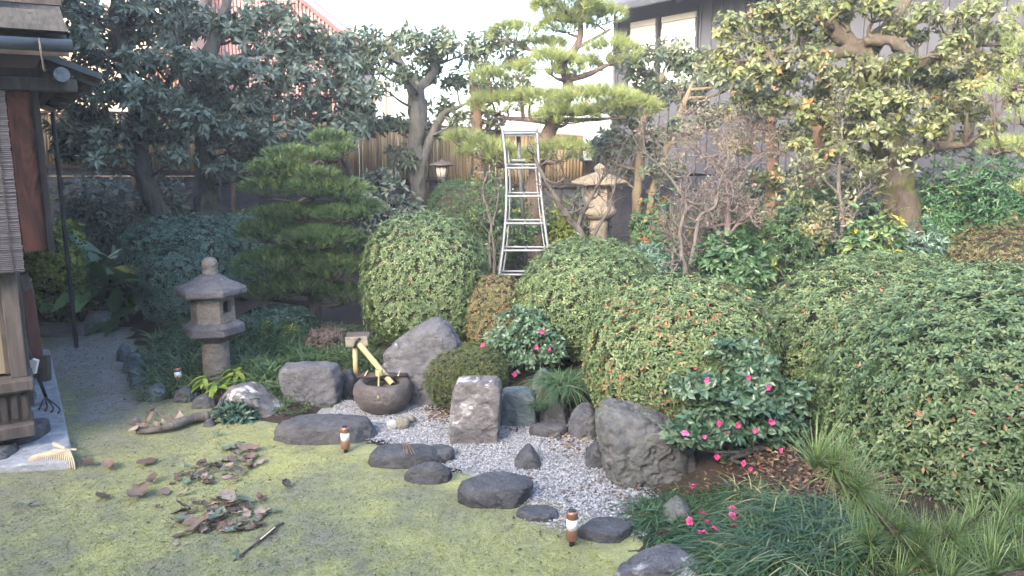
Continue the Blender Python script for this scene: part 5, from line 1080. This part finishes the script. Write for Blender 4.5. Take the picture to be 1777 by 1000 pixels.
# ------------------------------------------------------------------ trees
def wood(mb, pts, r0, r1, n=18, sides=8, amp=.03, cap=True):
    p = spline(pts, n); p = p + amp * (np.stack([fbm(p, 2.5, 2, s) for s in (11, 12, 13)], 1) - .5) * 2 * np.linspace(0, 1, n)[:, None]; r = np.linspace(r0, r1, n) * (1 + .25 * (fbm(p, 5, 2, 5) - .5)); r[0] *= 1.15
    mb.add(*tube(p, r, sides, cap)); return p
def tree(name, label, trunks, clusters, mat, bark, L=.12, wr=.4, k=7, cat='tree', seed=1, dens=1., Y=11, tint=(.45, .2), group='broadleaf trees', jy=.5, tpl=LEAF6, droop=.25, limbr=.028, el=(-15, 45)):
    t0 = trunks[0]; c0 = P(t0[0][0], t0[0][1], t0[0][2]); c0[2] = Hz(c0); th = thing(name, label, cat, c0, group); mb = MB(); paths = []
    for i, tr in enumerate(trunks):
        pts = [P(x, y, yy) for (x, y, yy, r) in tr]; rr = [r for (_, _, _, r) in tr]
        if i == 0: pts = [A([pts[0][0], pts[0][1], c0[2] - .05])] + pts; rr = [rr[0] * 1.25] + rr
        n = 8 * len(pts); p = spline(pts, n); r = np.interp(np.linspace(0, 1, n), np.linspace(0, 1, len(rr)), rr) * (1 + .22 * (fbm(p, 6, 3, seed) - .5)); p = p + .03 * (np.stack([fbm(p, 3, 2, s) for s in (1, 2, 3)], 1) - .5)
        V_, F_ = tube(p, r, 18); V_ = V_ + (V_ - np.repeat(p, 18, 0)) * (.8 * (fbm(V_ * A([1, 1, .35]), 20, 3, seed) - .5) + .5 * (fbm(V_, 6, 3, seed) - .5))[:, None]; mb.add(V_, F_); paths.append(np.c_[p, r])
    mb.build('trunk', M[bark], th, sm=True); tp = np.vstack(paths); br = MB(); fo = MB()
    for (x, y, rx, ry_, *ex) in clusters:
        yy = Y + (ex[0] if ex else rng.uniform(-jy, jy)); c = P(x, y, yy); kk = mpp(yy, c[2]); R = A([rx * kk, rx * kk * .8, ry_ * kk])
        dd = np.linalg.norm(tp[:, :3] - c, axis=1) + 1.3 * np.maximum(tp[:, 2] - c[2] + .25, 0); j = dd.argmin(); s = tp[j, :3]; m1 = (s * .55 + c * .45) + A([rng.normal(0, .08), rng.normal(0, .08), -.06])
        p = wood(br, [s, m1, c], min(limbr, tp[j, 3] * .8), .009, 12, 6)
        for q in range(5):
            e0 = c + unit(rng.normal(0, 1, 3)) * R * .75; wood(br, [p[8], (p[8] + e0) / 2 + A([0, 0, -.03]), e0], .010, .004, 6, 5, .01)
        n = max(6, int(dens * rx * ry_ * kk * kk * 800)); D = sphere_pts(n); V = c + D * R * (rng.random((n, 1)) ** .45) * (1 + .5 * (fbm(D, 2, 2, seed + x) - .5))[:, None]
        rosettes(fo, V, D * .8 + rng.normal(0, .4, (n, 3)) + A([0, 0, .35]), k, L, wr, np.clip(rng.normal(*tint, n) + rng.normal(0, .06), 0, 1), el, tpl, .35, droop)
    tag(br.build('branches', M[bark], th, sm=True), kind='stuff'); tag(fo.build('crown', M[mat], th), kind='stuff'); return th
tree('evergreen_tree', 'evergreen tree with thick pale trunk behind the blue hedge', [[(363, 392, 11, .165), (358, 330, 11, .145), (354, 260, 11, .13), (350, 190, 11, .12), (353, 130, 11, .11), (372, 70, 11, .09), (392, 10, 11, .07), (400, -60, 11, .04)], [(350, 200, 11, .09), (322, 150, 11, .07), (305, 90, 11, .05)], [(354, 130, 11, .08), (420, 100, 10.9, .06), (470, 80, 10.8, .04)]],
     [(345, 35, 60, 30), (420, 45, 60, 30), (470, 25, 50, 26), (490, 85, 60, 28), (560, 75, 45, 24), (425, 125, 70, 30), (520, 135, 60, 30), (595, 115, 42, 26), (360, 120, 50, 28), (460, 180, 70, 30), (560, 185, 50, 28), (400, 225, 62, 30), (500, 235, 60, 24), (440, 262, 60, 26), (600, 225, 40, 24), (330, 175, 40, 24), (620, 160, 36, 24), (540, 262, 30, 14), (470, 292, 50, 16), (560, 238, 40, 20), (385, 175, 50, 24), (300, 60, 40, 22), (620, 195, 34, 20), (520, 50, 46, 20), (390, 290, 40, 16)], 'evergreen', 'bark_pale', seed=61, Y=10.8, tint=(.42, .2))
tree('evergreen_tree', 'evergreen tree with dark leaning trunk nearest the house eave', [[(284, 395, 10, .13), (266, 345, 10, .115), (248, 290, 10, .11), (242, 235, 10, .10), (232, 160, 10, .10), (215, 90, 10, .09), (205, 20, 10, .085), (200, -60, 10, .06)], [(242, 235, 10, .07), (265, 185, 10, .06), (300, 130, 10, .045), (310, 90, 10, .03)]],
     [(150, 25, 46, 30), (240, 45, 50, 30), (290, 10, 50, 26), (165, 95, 55, 30), (255, 105, 50, 28), (200, 160, 60, 30), (280, 175, 55, 30), (150, 195, 45, 26), (220, 225, 62, 26), (292, 232, 45, 24), (165, 238, 40, 18), (325, 105, 40, 26), (135, 140, 36, 28), (200, 60, 40, 24), (128, 8, 40, 22), (140, 62, 40, 24), (125, 262, 36, 22), (185, 272, 46, 16), (305, 275, 36, 14), (255, 150, 46, 22), (240, 10, 44, 20), (330, 205, 36, 24), (120, 225, 34, 24)], 'evergreen', 'bark_dark', seed=62, Y=9.9, tint=(.40, .2))
tree('evergreen_tree', 'open crowned pollarded tree before the bamboo fence at centre', [[(722, 395, 12, .12), (724, 320, 12, .115), (722, 250, 12, .11), (724, 190, 12, .125), (718, 145, 12, .11), (712, 130, 12, .08)], [(720, 150, 12, .08), (695, 110, 12, .06), (672, 75, 12, .04)], [(720, 160, 12, .08), (750, 130, 12, .06), (762, 100, 12, .05), (800, 72, 12, .03)], [(724, 300, 12, .08), (745, 250, 12, .06), (770, 200, 12, .05), (800, 185, 12, .03)], [(640, 230, 12.4, .08), (632, 160, 12.4, .07), (600, 110, 12.4, .05)]],
     [(605, 75, 42, 28), (655, 75, 42, 30), (640, 112, 36, 22), (715, 75, 40, 28), (770, 75, 40, 26), (820, 85, 32, 26), (700, 130, 26, 20), (742, 125, 26, 20), (792, 140, 26, 24), (842, 125, 26, 22), (680, 212, 50, 18), (735, 225, 36, 16), (640, 215, 36, 18), (605, 150, 36, 26), (770, 185, 26, 14), (800, 205, 30, 12), (660, 150, 18, 14), (700, 275, 36, 20), (750, 100, 22, 18)], 'evergreen_pale', 'bark_pale', seed=63, Y=12, dens=.72, tint=(.5, .2))
tree('evergreen_tree', 'slender pollarded tree left of the tall pine', [[(832, 330, 12.6, .09), (828, 240, 12.6, .085), (825, 170, 12.6, .08), (820, 130, 12.6, .06)], [(828, 190, 12.6, .05), (850, 150, 12.6, .035)]],
     [(860, 65, 30, 22), (840, 155, 36, 20), (890, 95, 30, 26), (812, 232, 32, 14), (900, 150, 30, 20), (856, 205, 30, 14)], 'evergreen_pale', 'bark_rust', seed=64, Y=12.6, dens=.7)
tree('evergreen_tree', 'tree with two yellowish trunks right of the tan lantern', [[(1102, 400, 11.6, .07), (1106, 340, 11.6, .065), (1112, 270, 11.6, .06), (1120, 200, 11.6, .05), (1150, 130, 11.6, .04)], [(1124, 400, 11.5, .06), (1130, 350, 11.5, .055), (1145, 290, 11.5, .05), (1170, 220, 11.5, .045), (1200, 150, 11.5, .03)]],
     [(1105, 105, 42, 28), (1160, 95, 42, 28), (1205, 112, 42, 28), (1130, 150, 40, 26), (1190, 165, 42, 26), (1245, 125, 42, 30), (1080, 245, 50, 28), (1130, 245, 42, 30), (1045, 262, 42, 24), (1180, 225, 34, 24), (1098, 200, 34, 22), (1232, 205, 34, 22), (1150, 290, 40, 20), (1060, 300, 40, 20), (1300, 140, 40, 26)], 'evergreen_pale', 'bark_tan', seed=65, Y=11.6, dens=.85)
tree('evergreen_tree', 'tree with rough rusty trunk before the grey house', [[(1338, 400, 10.2, .085), (1340, 330, 10.2, .08), (1340, 270, 10.2, .075), (1338, 215, 10.2, .07), (1345, 150, 10.2, .05)], [(1410, 390, 10.4, .09), (1414, 300, 10.4, .08), (1420, 200, 10.4, .07), (1430, 110, 10.4, .06)]],
     [(1330, 195, 36, 24), (1290, 245, 40, 26), (1370, 230, 36, 24), (1420, 235, 40, 26), (1275, 190, 36, 22), (1400, 300, 40, 22), (1330, 310, 36, 14), (1440, 190, 34, 24)], 'olive_tree', 'bark_rust', seed=66, Y=10.2, L=.10, dens=.8)
tree('mossy_tree', 'large old tree with mossy trunk and spreading olive crown at right', [[(1568, 385, 8.5, .18), (1556, 330, 8.5, .165), (1548, 280, 8.5, .16), (1528, 220, 8.5, .14), (1512, 150, 8.5, .135), (1500, 95, 8.5, .125), (1490, 70, 8.5, .1)], [(1500, 90, 8.5, .10), (1455, 60, 8.5, .085), (1420, 10, 8.5, .07), (1400, -40, 8.5, .05)], [(1498, 88, 8.5, .08), (1440, 92, 8.4, .06), (1385, 98, 8.3, .045), (1335, 95, 8.2, .03)], [(1505, 70, 8.4, .07), (1545, 72, 8.2, .055), (1580, 95, 8.1, .045)], [(1510, 80, 8.5, .09), (1560, 20, 8.5, .07), (1600, -40, 8.5, .05)], [(1552, 270, 8.5, .08), (1620, 255, 8.4, .055), (1680, 250, 8.3, .035)], [(1520, 130, 8.5, .08), (1600, 110, 8.6, .06), (1680, 80, 8.7, .05), (1720, 20, 8.8, .04)]],
     [(1330, 28, 52, 28), (1390, 50, 50, 24), (1318, 88, 48, 24), (1300, 125, 44, 22), (1370, 135, 42, 24), (1440, 125, 36, 20), (1440, 22, 46, 20), (1530, 12, 42, 18), (1600, 18, 36, 16), (1655, 85, 40, 26), (1600, 135, 46, 28), (1560, 175, 42, 28), (1632, 185, 52, 30), (1500, 225, 44, 24), (1560, 232, 50, 24), (1640, 240, 34, 18), (1700, 120, 40, 28), (1745, 60, 36, 32), (1700, 15, 40, 18), (1470, 185, 36, 24), (1400, 195, 36, 24), (1690, 190, 30, 22), (1350, 180, 34, 22), (1500, 265, 40, 14), (1580, 262, 36, 12), (1650, 140, 34, 24), (1480, 145, 30, 18), (1270, 48, 42, 28), (1258, 100, 38, 24), (1425, 162, 40, 22), (1540, 128, 40, 24), (1460, 232, 40, 22), (1612, 215, 40, 20), (1682, 158, 40, 24), (1742, 112, 40, 28), (1380, 15, 50, 22), (1480, 0, 50, 18), (1660, 35, 40, 18), (1530, 205, 40, 24), (1590, 60, 26, 14), (1440, 75, 40, 18), (1720, 225, 30, 16), (1310, 165, 36, 20), (1380, 250, 30, 18), (1505, 170, 40, 24, -.45), (1520, 225, 40, 22, -.45), (1495, 110, 34, 16, -.45), (1560, 110, 36, 22, -.3), (1640, 105, 36, 22), (1690, 60, 40, 22), (1560, 45, 34, 16), (1400, 95, 40, 20), (1770, 150, 36, 30), (1440, 265, 34, 18)],
     'olive_tree', 'bark_moss', L=.074, wr=.5, k=6, seed=67, Y=8.4, dens=1.75, tint=(.5, .2), limbr=.035)
# leafless and nearly leafless small trees
def bare(label, roots, bark, Y, depth=4, seed=1, twigs=None, leafmat=None, nleaf=0, name='bare_tree', box_=None, spread=.75, ll=.03):
    r_ = np.random.default_rng(seed); c0 = P(*roots[0][0][:2], Y); c0[2] = Hz(c0); th = thing(name, label, 'tree', c0, 'leafless small trees'); mb = MB(); tw = MB(); tips = []
    def grow(p, d, L, r, lev):
        n = 6; q = [p]; dd = d.copy()
        for i in range(n):
            dd = unit(dd + r_.normal(0, .16, 3) + A([0, 0, .03])); q.append(q[-1] + dd * L / n)
        q = A(q); (mb if lev > 1 else tw).add(*tube(q, np.linspace(r, r * .6, n + 1), 6 if lev > 1 else 4)); tips.append(q[-1])
        if lev > 0:
            for i in range(r_.integers(2, 5)):
                j = r_.integers(2, n + 1); grow(q[j], unit(dd * .6 + r_.normal(0, spread, 3) * A([1, .7, .7]) + A([0, 0, .2])), L * r_.uniform(.5, .8), r * .55, lev - 1)
    for i, path in enumerate(roots):
        pts = [P(x, y, Y + (dy[0] if dy else 0)) for (x, y, r, *dy) in path]; rr = [q[2] for q in path]
        if i == 0: pts = [A([pts[0][0], pts[0][1], c0[2] - .03])] + pts; rr = [rr[0] * 1.1] + rr
        p = spline(pts, 26); r = np.interp(np.linspace(0, 1, 26), np.linspace(0, 1, len(rr)), rr); p = p + .025 * (np.stack([fbm(p, 6, 2, s) for s in (1, 2, 3)], 1) - .5); mb.add(*tube(p, r, 8))
        for j in range(7, 26, 2):
            d = unit(p[min(j + 1, 25)] - p[j - 1]); grow(p[j], unit(d * .5 + r_.normal(0, spread, 3) * A([1, .7, .7]) + A([0, 0, .15])), (twigs or .3) * r_.uniform(.6, 1.1), max(r[j] * .5, .005), depth - 2)
    mb.build('trunk', M[bark], th, sm=True); tag(tw.build('twigs', M[bark], th), kind='stuff')
    if leafmat:
        tips = A(tips); i = r_.integers(0, len(tips), nleaf); V = tips[i] + r_.normal(0, .03, (nleaf, 3)); fo = MB(); rosettes(fo, V, r_.normal(0, 1, (nleaf, 3)) + A([0, 0, .4]), 3, ll, .45, np.clip(r_.normal(.5, .25, nleaf), 0, 1), (0, 60), LEAF); tag(fo.build('foliage', M[leafmat], th), kind='stuff')
bare('bare dark plum tree leaning left in front of the tan lantern', [[(1016, 440, .045), (1008, 405, .042), (985, 375, .038), (958, 330, .03), (935, 290, .022), (918, 250, .014)], [(1000, 395, .028), (1022, 350, .018), (1040, 320, .012), (1060, 290, .008)], [(1025, 440, .03), (1032, 405, .022), (1058, 360, .016), (1070, 310, .011), (1085, 280, .007)]], 'bark_dark', 9.0, 4, 71, .32)
bare('bare pale branched tree left of the violet twiggy tree', [[(1190, 470, .03), (1182, 440, .028), (1180, 400, .026), (1190, 360, .022), (1188, 340, .018)], [(1188, 345, .016), (1165, 310, .013), (1140, 285, .011), (1115, 262, .008)], [(1198, 460, .024), (1205, 420, .022), (1215, 375, .02), (1240, 360, .017), (1248, 320, .014), (1262, 280, .011), (1262, 240, .008)], [(1165, 485, .012), (1168, 440, .011), (1168, 395, .009), (1150, 375, .006)]], 'twig', 8.6, 4, 72, .3)
bare('violet brown twiggy tree in front of the grey house wall', [[(1258, 470, .045), (1260, 420, .042), (1262, 370, .036), (1262, 310, .03), (1258, 260, .02), (1255, 225, .012)], [(1260, 430, .022), (1240, 395, .014), (1225, 370, .01)], [(1262, 330, .018), (1295, 290, .013), (1325, 265, .009)], [(1260, 310, .018), (1225, 275, .013), (1190, 245, .009)]], 'twig_violet', 9.1, 5, 73, .42, 'twig_pink', 1100, ll=.045)
bare('sparse leaved sapling left of the mossy trunk', [[(1462, 450, .028), (1462, 410, .026), (1460, 360, .022), (1455, 310, .018), (1460, 250, .012), (1462, 205, .008)], [(1461, 370, .014), (1490, 340, .010), (1515, 320, .007)], [(1460, 340, .014), (1425, 310, .010), (1400, 300, .007)], [(1462, 420, .012), (1440, 390, .008)]], 'twig', 7.9, 4, 74, .34, 'olive_tree', 420, 'sapling', ll=.07)
bare('thin multi stemmed shrub just left of the ladder', [[(858, 470, .022), (856, 420, .02), (848, 370, .016), (838, 330, .012), (846, 300, .008)], [(850, 470, .018), (850, 410, .016), (862, 360, .012), (868, 320, .008)], [(864, 470, .014), (872, 420, .01), (880, 380, .007)]], 'twig', 9.6, 3, 75, .22, 'bush', 220, ll=.05)

# ------------------------------------------------------------------ pines
def pine(name, label, trunks, pads, Y, mat, bark, NL=.085, w=.0035, nn=26, dens=1., group='garden pines', jy=.35, flat=.8, seed=1, cone=(8, 62), tint=(.5, .18), thick=1., under=-.45, wide=1.):
    t0 = trunks[0]; c0 = P(t0[0][0], t0[0][1], Y); c0[2] = Hz(c0); th = thing(name, label, 'pine tree', c0, group); mb = MB(); tp = []
    for i, tr in enumerate(trunks):
        pts = [P(x, y, Y + (dy[0] if dy else 0)) for (x, y, r, *dy) in tr]; rr = [q[2] for q in tr]
        if i == 0: pts = [A([pts[0][0], pts[0][1], c0[2] - .05])] + pts; rr = [rr[0] * 1.2] + rr
        n = 9 * len(pts); p = spline(pts, n); r = np.interp(np.linspace(0, 1, n), np.linspace(0, 1, len(rr)), rr) * (1 + .3 * (fbm(p, 8, 3, seed) - .5)); mb.add(*tube(p, r, 10)); tp.append(np.c_[p, r])
    mb.build('trunk', M[bark], th, sm=True); tp = np.vstack(tp); br = MB()
    for (x, y, rx, ry_, *ex) in pads:
        yy = Y + (ex[0] if ex else rng.uniform(-jy, jy)); c = P(x, y, yy); rx = rx * wide; kk = mpp(yy, c[2]); R = A([rx * kk, rx * kk * flat, ry_ * kk * thick]); low = c - A([0, 0, R[2] * .5])
        dd = np.linalg.norm(tp[:, :3] - low, axis=1) + np.maximum(tp[:, 2] - c[2] + .1, 0); j = dd.argmin(); s = tp[j, :3]
        p = wood(br, [s, (s + low) / 2 + A([rng.normal(0, .05), rng.normal(0, .05), -.02]), low], min(.035, tp[j, 3] * .8), .012, 12, 7)
        n = max(12, int(dens * rx * kk * rx * kk * flat * 3.14 * 330)); ph = rng.uniform(0, 6.28, n); rr = np.sqrt(rng.random(n)); lob = 1 + .45 * (fbm(np.stack([np.cos(ph), np.sin(ph), 0 * ph + x], 1), 1.6, 2, seed) - .5)
        hz = np.sqrt(np.maximum(0, 1 - rr ** 2)); up = np.where(rng.random(n) < .85, 1, under); jit = .25 * (fbm(np.stack([rr * np.cos(ph), rr * np.sin(ph), 0 * ph + x], 1), 3.5, 2, seed) - .4)
        V = c + np.stack([R[0] * rr * lob * np.cos(ph), R[1] * rr * lob * np.sin(ph), R[2] * (hz * up * rng.uniform(.55, 1, n) + jit)], 1)
        ax = unit(np.stack([rr * np.cos(ph) * .9, rr * np.sin(ph) * .9, .55 + hz * .8], 1) + rng.normal(0, .22, (n, 3)))
        for q in range(min(8, n)): wood(br, [low, (low + V[q]) / 2 - A([0, 0, .03]), V[q]], .008, .003, 6, 5, .01)
        pm = MB(); k_ = nn; axf, t_, b_ = frame(ax); ph2 = rng.uniform(0, 6.28, (n, k_)); e_ = np.radians(rng.uniform(cone[0], cone[1], (n, k_)))
        d = np.cos(e_)[..., None] * axf[:, None] + np.sin(e_)[..., None] * (np.cos(ph2)[..., None] * t_[:, None] + np.sin(ph2)[..., None] * b_[:, None]); LL = NL * rng.uniform(.6, 1.15, (n, k_))
        base = V[:, None] + axf[:, None] * rng.uniform(-.03, .02, (n, k_))[..., None]; tt = np.clip(rng.normal(*tint, (n, 1)) + rng.normal(0, .1, (n, k_)), 0, 1)
        leaves(pm, base.reshape(-1, 3), d.reshape(-1, 3), rng.normal(0, 1, (n * k_, 3)), LL.ravel(), w, tt.ravel(), NEEDLE)
        tag(pm.build('needle_pad', M[mat], th), kind='stuff')
    tag(br.build('branches', M[bark], th, sm=True), kind='stuff'); return th
pine('pine_tree', 'tall trained pine with flat yellow green pads behind the ladder', [[(930, 430, .12), (925, 350, .115), (935, 280, .11), (948, 240, .10), (965, 205, .09), (985, 165, .08), (982, 130, .07), (975, 108, .06), (998, 85, .05), (1008, 55, .04), (1003, 15, .025)], [(980, 140, .045, 0), (1020, 130, .035, -.1), (1050, 115, .025, -.1), (1070, 108, .015, -.1)], [(955, 212, .045), (920, 208, .035), (880, 205, .025, .1), (860, 196, .015, .1)], [(975, 108, .035), (945, 92, .025), (910, 85, .018)], [(998, 85, .03), (1040, 62, .02), (1060, 50, .015)], [(940, 270, .03), (890, 290, .02, -.2), (830, 268, .014, -.3)]],
     [(985, 14, 52, 17), (1034, 34, 42, 18), (950, 24, 28, 12), (985, 48, 40, 13), (893, 62, 36, 17), (945, 84, 34, 12), (1062, 98, 38, 22, -.1), (958, 118, 44, 20, -.3), (1005, 122, 36, 16), (850, 138, 26, 12, -.2), (900, 130, 22, 12), (862, 186, 44, 18, .1), (950, 178, 28, 14, -.3), (1030, 182, 66, 22, -.3), (1092, 192, 44, 18, -.3), (985, 205, 46, 14, -.3), (805, 246, 28, 11, -.3), (846, 266, 40, 15, -.3), (885, 280, 42, 14, -.2), (972, 268, 40, 18), (920, 170, 22, 10)], 10.8, 'pine', 'bark_pine', NL=.135, w=.005, nn=28, dens=1.25, jy=.3, seed=81, thick=1.35, wide=1.22)
pine('cloud_pruned_pine', 'dense dark green cloud pruned conifer left of the tall azalea', [[(540, 560, .08), (548, 480, .075), (528, 400, .065), (540, 335, .05), (562, 290, .04), (570, 252, .02)], [(535, 340, .03), (500, 300, .02), (490, 285, .012)], [(610, 310, .03, .3), (600, 285, .025, .2), (588, 270, .015, .1)]],
     [(572, 243, 36, 13, 0), (588, 262, 32, 10, -.05), (508, 270, 44, 13, 0), (556, 274, 34, 10, -.2), (490, 296, 58, 17, -.1), (548, 306, 40, 13, -.25), (472, 332, 52, 22, -.15), (538, 332, 44, 16, -.3), (590, 336, 56, 22, -.15), (624, 366, 46, 17, 0), (590, 376, 50, 15, -.25), (510, 372, 66, 14, -.1), (468, 408, 62, 22, -.15), (556, 420, 74, 24, -.3), (612, 428, 36, 22, -.1), (520, 440, 60, 16, -.1), (478, 468, 74, 30, -.3), (582, 472, 60, 28, -.3), (530, 500, 64, 22, -.25), (470, 512, 50, 18, -.2), (596, 516, 42, 20, -.2)], 7.6, 'podocarp', 'bark_dark', NL=.06, w=.0048, nn=22, dens=3.2, jy=.2, seed=82, cone=(5, 60), flat=.85, thick=1.12, under=-.25, tint=(.45, .2))
pine('pine_tree', 'yellow green pine reaching in at the right picture edge', [[(1880, 480, .1), (1875, 350, .09), (1860, 230, .07), (1850, 120, .05), (1840, 40, .03)], [(1860, 240, .04), (1800, 258, .025), (1740, 262, .012)], [(1855, 150, .035), (1790, 150, .02)], [(1875, 340, .03), (1790, 345, .015)]],
     [(1780, 82, 44, 22), (1765, 145, 36, 18), (1722, 168, 28, 12), (1775, 205, 36, 14), (1745, 255, 46, 13), (1795, 270, 30, 12), (1785, 332, 28, 18), (1790, 30, 36, 20), (1720, 262, 30, 10)], 6.6, 'pine', 'bark_pine', NL=.085, w=.004, nn=24, dens=1., jy=.2, seed=83)
# near pine branch with long needles at the lower right
def near_pine():
    c0 = G(1760, 1060, .1); th = thing('young_pine', 'young pine branch with long needles in the lower right corner', 'pine tree', c0, 'garden pines')
    mb = MB(); limbs = [[(1650, 985, 3.3), (1580, 950, 3.35), (1530, 900, 3.42), (1490, 868, 3.46), (1470, 848, 3.5)], [(1800, 1000, 3.1), (1720, 995, 3.2), (1650, 985, 3.3)], [(1580, 950, 3.35), (1640, 930, 3.4), (1690, 900, 3.5)], [(1500, 875, 3.45), (1450, 830, 3.5), (1418, 798, 3.52)], [(1800, 1000, 3.1), (1790, 960, 3.25), (1760, 930, 3.4)], [(1650, 985, 3.3), (1590, 990, 3.25), (1560, 1010, 3.2)], [(1790, 960, 3.25), (1785, 910, 3.5), (1772, 875, 3.6)], [(1760, 930, 3.4), (1745, 890, 3.55)]]
    P_ = []
    for i, l in enumerate(limbs):
        p = spline([P(q[0], q[1], q[2] * .85) for q in l], 22); mb.add(*tube(p, np.linspace(.022 if i < 2 else .014, .009, 22) * (1 + .5 * (fbm(p, 30, 2) - .5)), 8)); P_.append(p)
    p = spline([c0 - A([0, 0, .05]), P(1790, 1000, 2.63), P(1800, 1000, 2.63)], 8); mb.add(*tube(p, .02, 8)); mb.build('branches', M['bark_pine'], th, sm=True)
    buds = [(1470, 848, 3.5, 1.1), (1418, 798, 3.52, 1.0), (1445, 810, 3.5, .8), (1530, 900, 3.42, 1.), (1490, 850, 3.46, .9), (1560, 925, 3.4, 1.), (1690, 905, 3.5, .6), (1640, 930, 3.42, .7), (1600, 955, 3.36, .75), (1760, 930, 3.4, .75), (1720, 960, 3.3, .75), (1680, 975, 3.3, .75), (1620, 990, 3.25, .75), (1560, 1008, 3.2, .7), (1770, 985, 3.2, .8), (1720, 1000, 3.15, .8), (1650, 1010, 3.15, .8), (1590, 968, 3.3, .7), (1510, 940, 3.36, .6), (1745, 890, 3.55, .6), (1772, 875, 3.6, .6), (1660, 940, 3.4, .7), (1730, 925, 3.42, .7), (1600, 930, 3.4, .7)]
    for (x, y, yy, s) in buds:
        c = P(x, y, yy * .85); n = 130; ax = unit(A([rng.normal(-.2, .4), -.4 + rng.normal(0, .25), .6])); axf, t_, b_ = frame(np.repeat(ax[None], n, 0)); e_ = np.radians(rng.uniform(8, 82, n)); ph = rng.uniform(0, 6.28, n)
        d = np.cos(e_)[:, None] * axf + np.sin(e_)[:, None] * (np.cos(ph)[:, None] * t_ + np.sin(ph)[:, None] * b_); mb = MB()
        blades(mb, c + axf * rng.uniform(-.05, .015, n)[:, None], d, .245 * s * rng.uniform(.6, 1.1, n), .0034, np.clip(rng.normal(.5, .2, n), 0, 1), .12, 3); tag(mb.build('needle_tuft', M['pine_near'], th), kind='stuff')
near_pine()
# ------------------------------------------------------------------ thin haze volume added to imitate veiling glare
hz_m = bpy.data.materials.new('glare_haze'); hz_m.use_nodes = True; nt = hz_m.node_tree; nt.nodes.remove(nt.nodes['Principled BSDF'])
pv = nt.nodes.new('ShaderNodeVolumePrincipled'); pv.inputs['Color'].default_value = (.92, .95, 1, 1); pv.inputs['Density'].default_value = HAZE; pv.inputs['Anisotropy'].default_value = .1
nt.links.new(pv.outputs[0], nt.nodes['Material Output'].inputs['Volume'])
mb = MB(); mb.add(*box((0, 10, 3.4), (84, 84, 9.2))); o = mb.build('haze', hz_m); tag(o, 'thin pale haze added to imitate veiling glare over the garden', 'haze', kind='stuff')
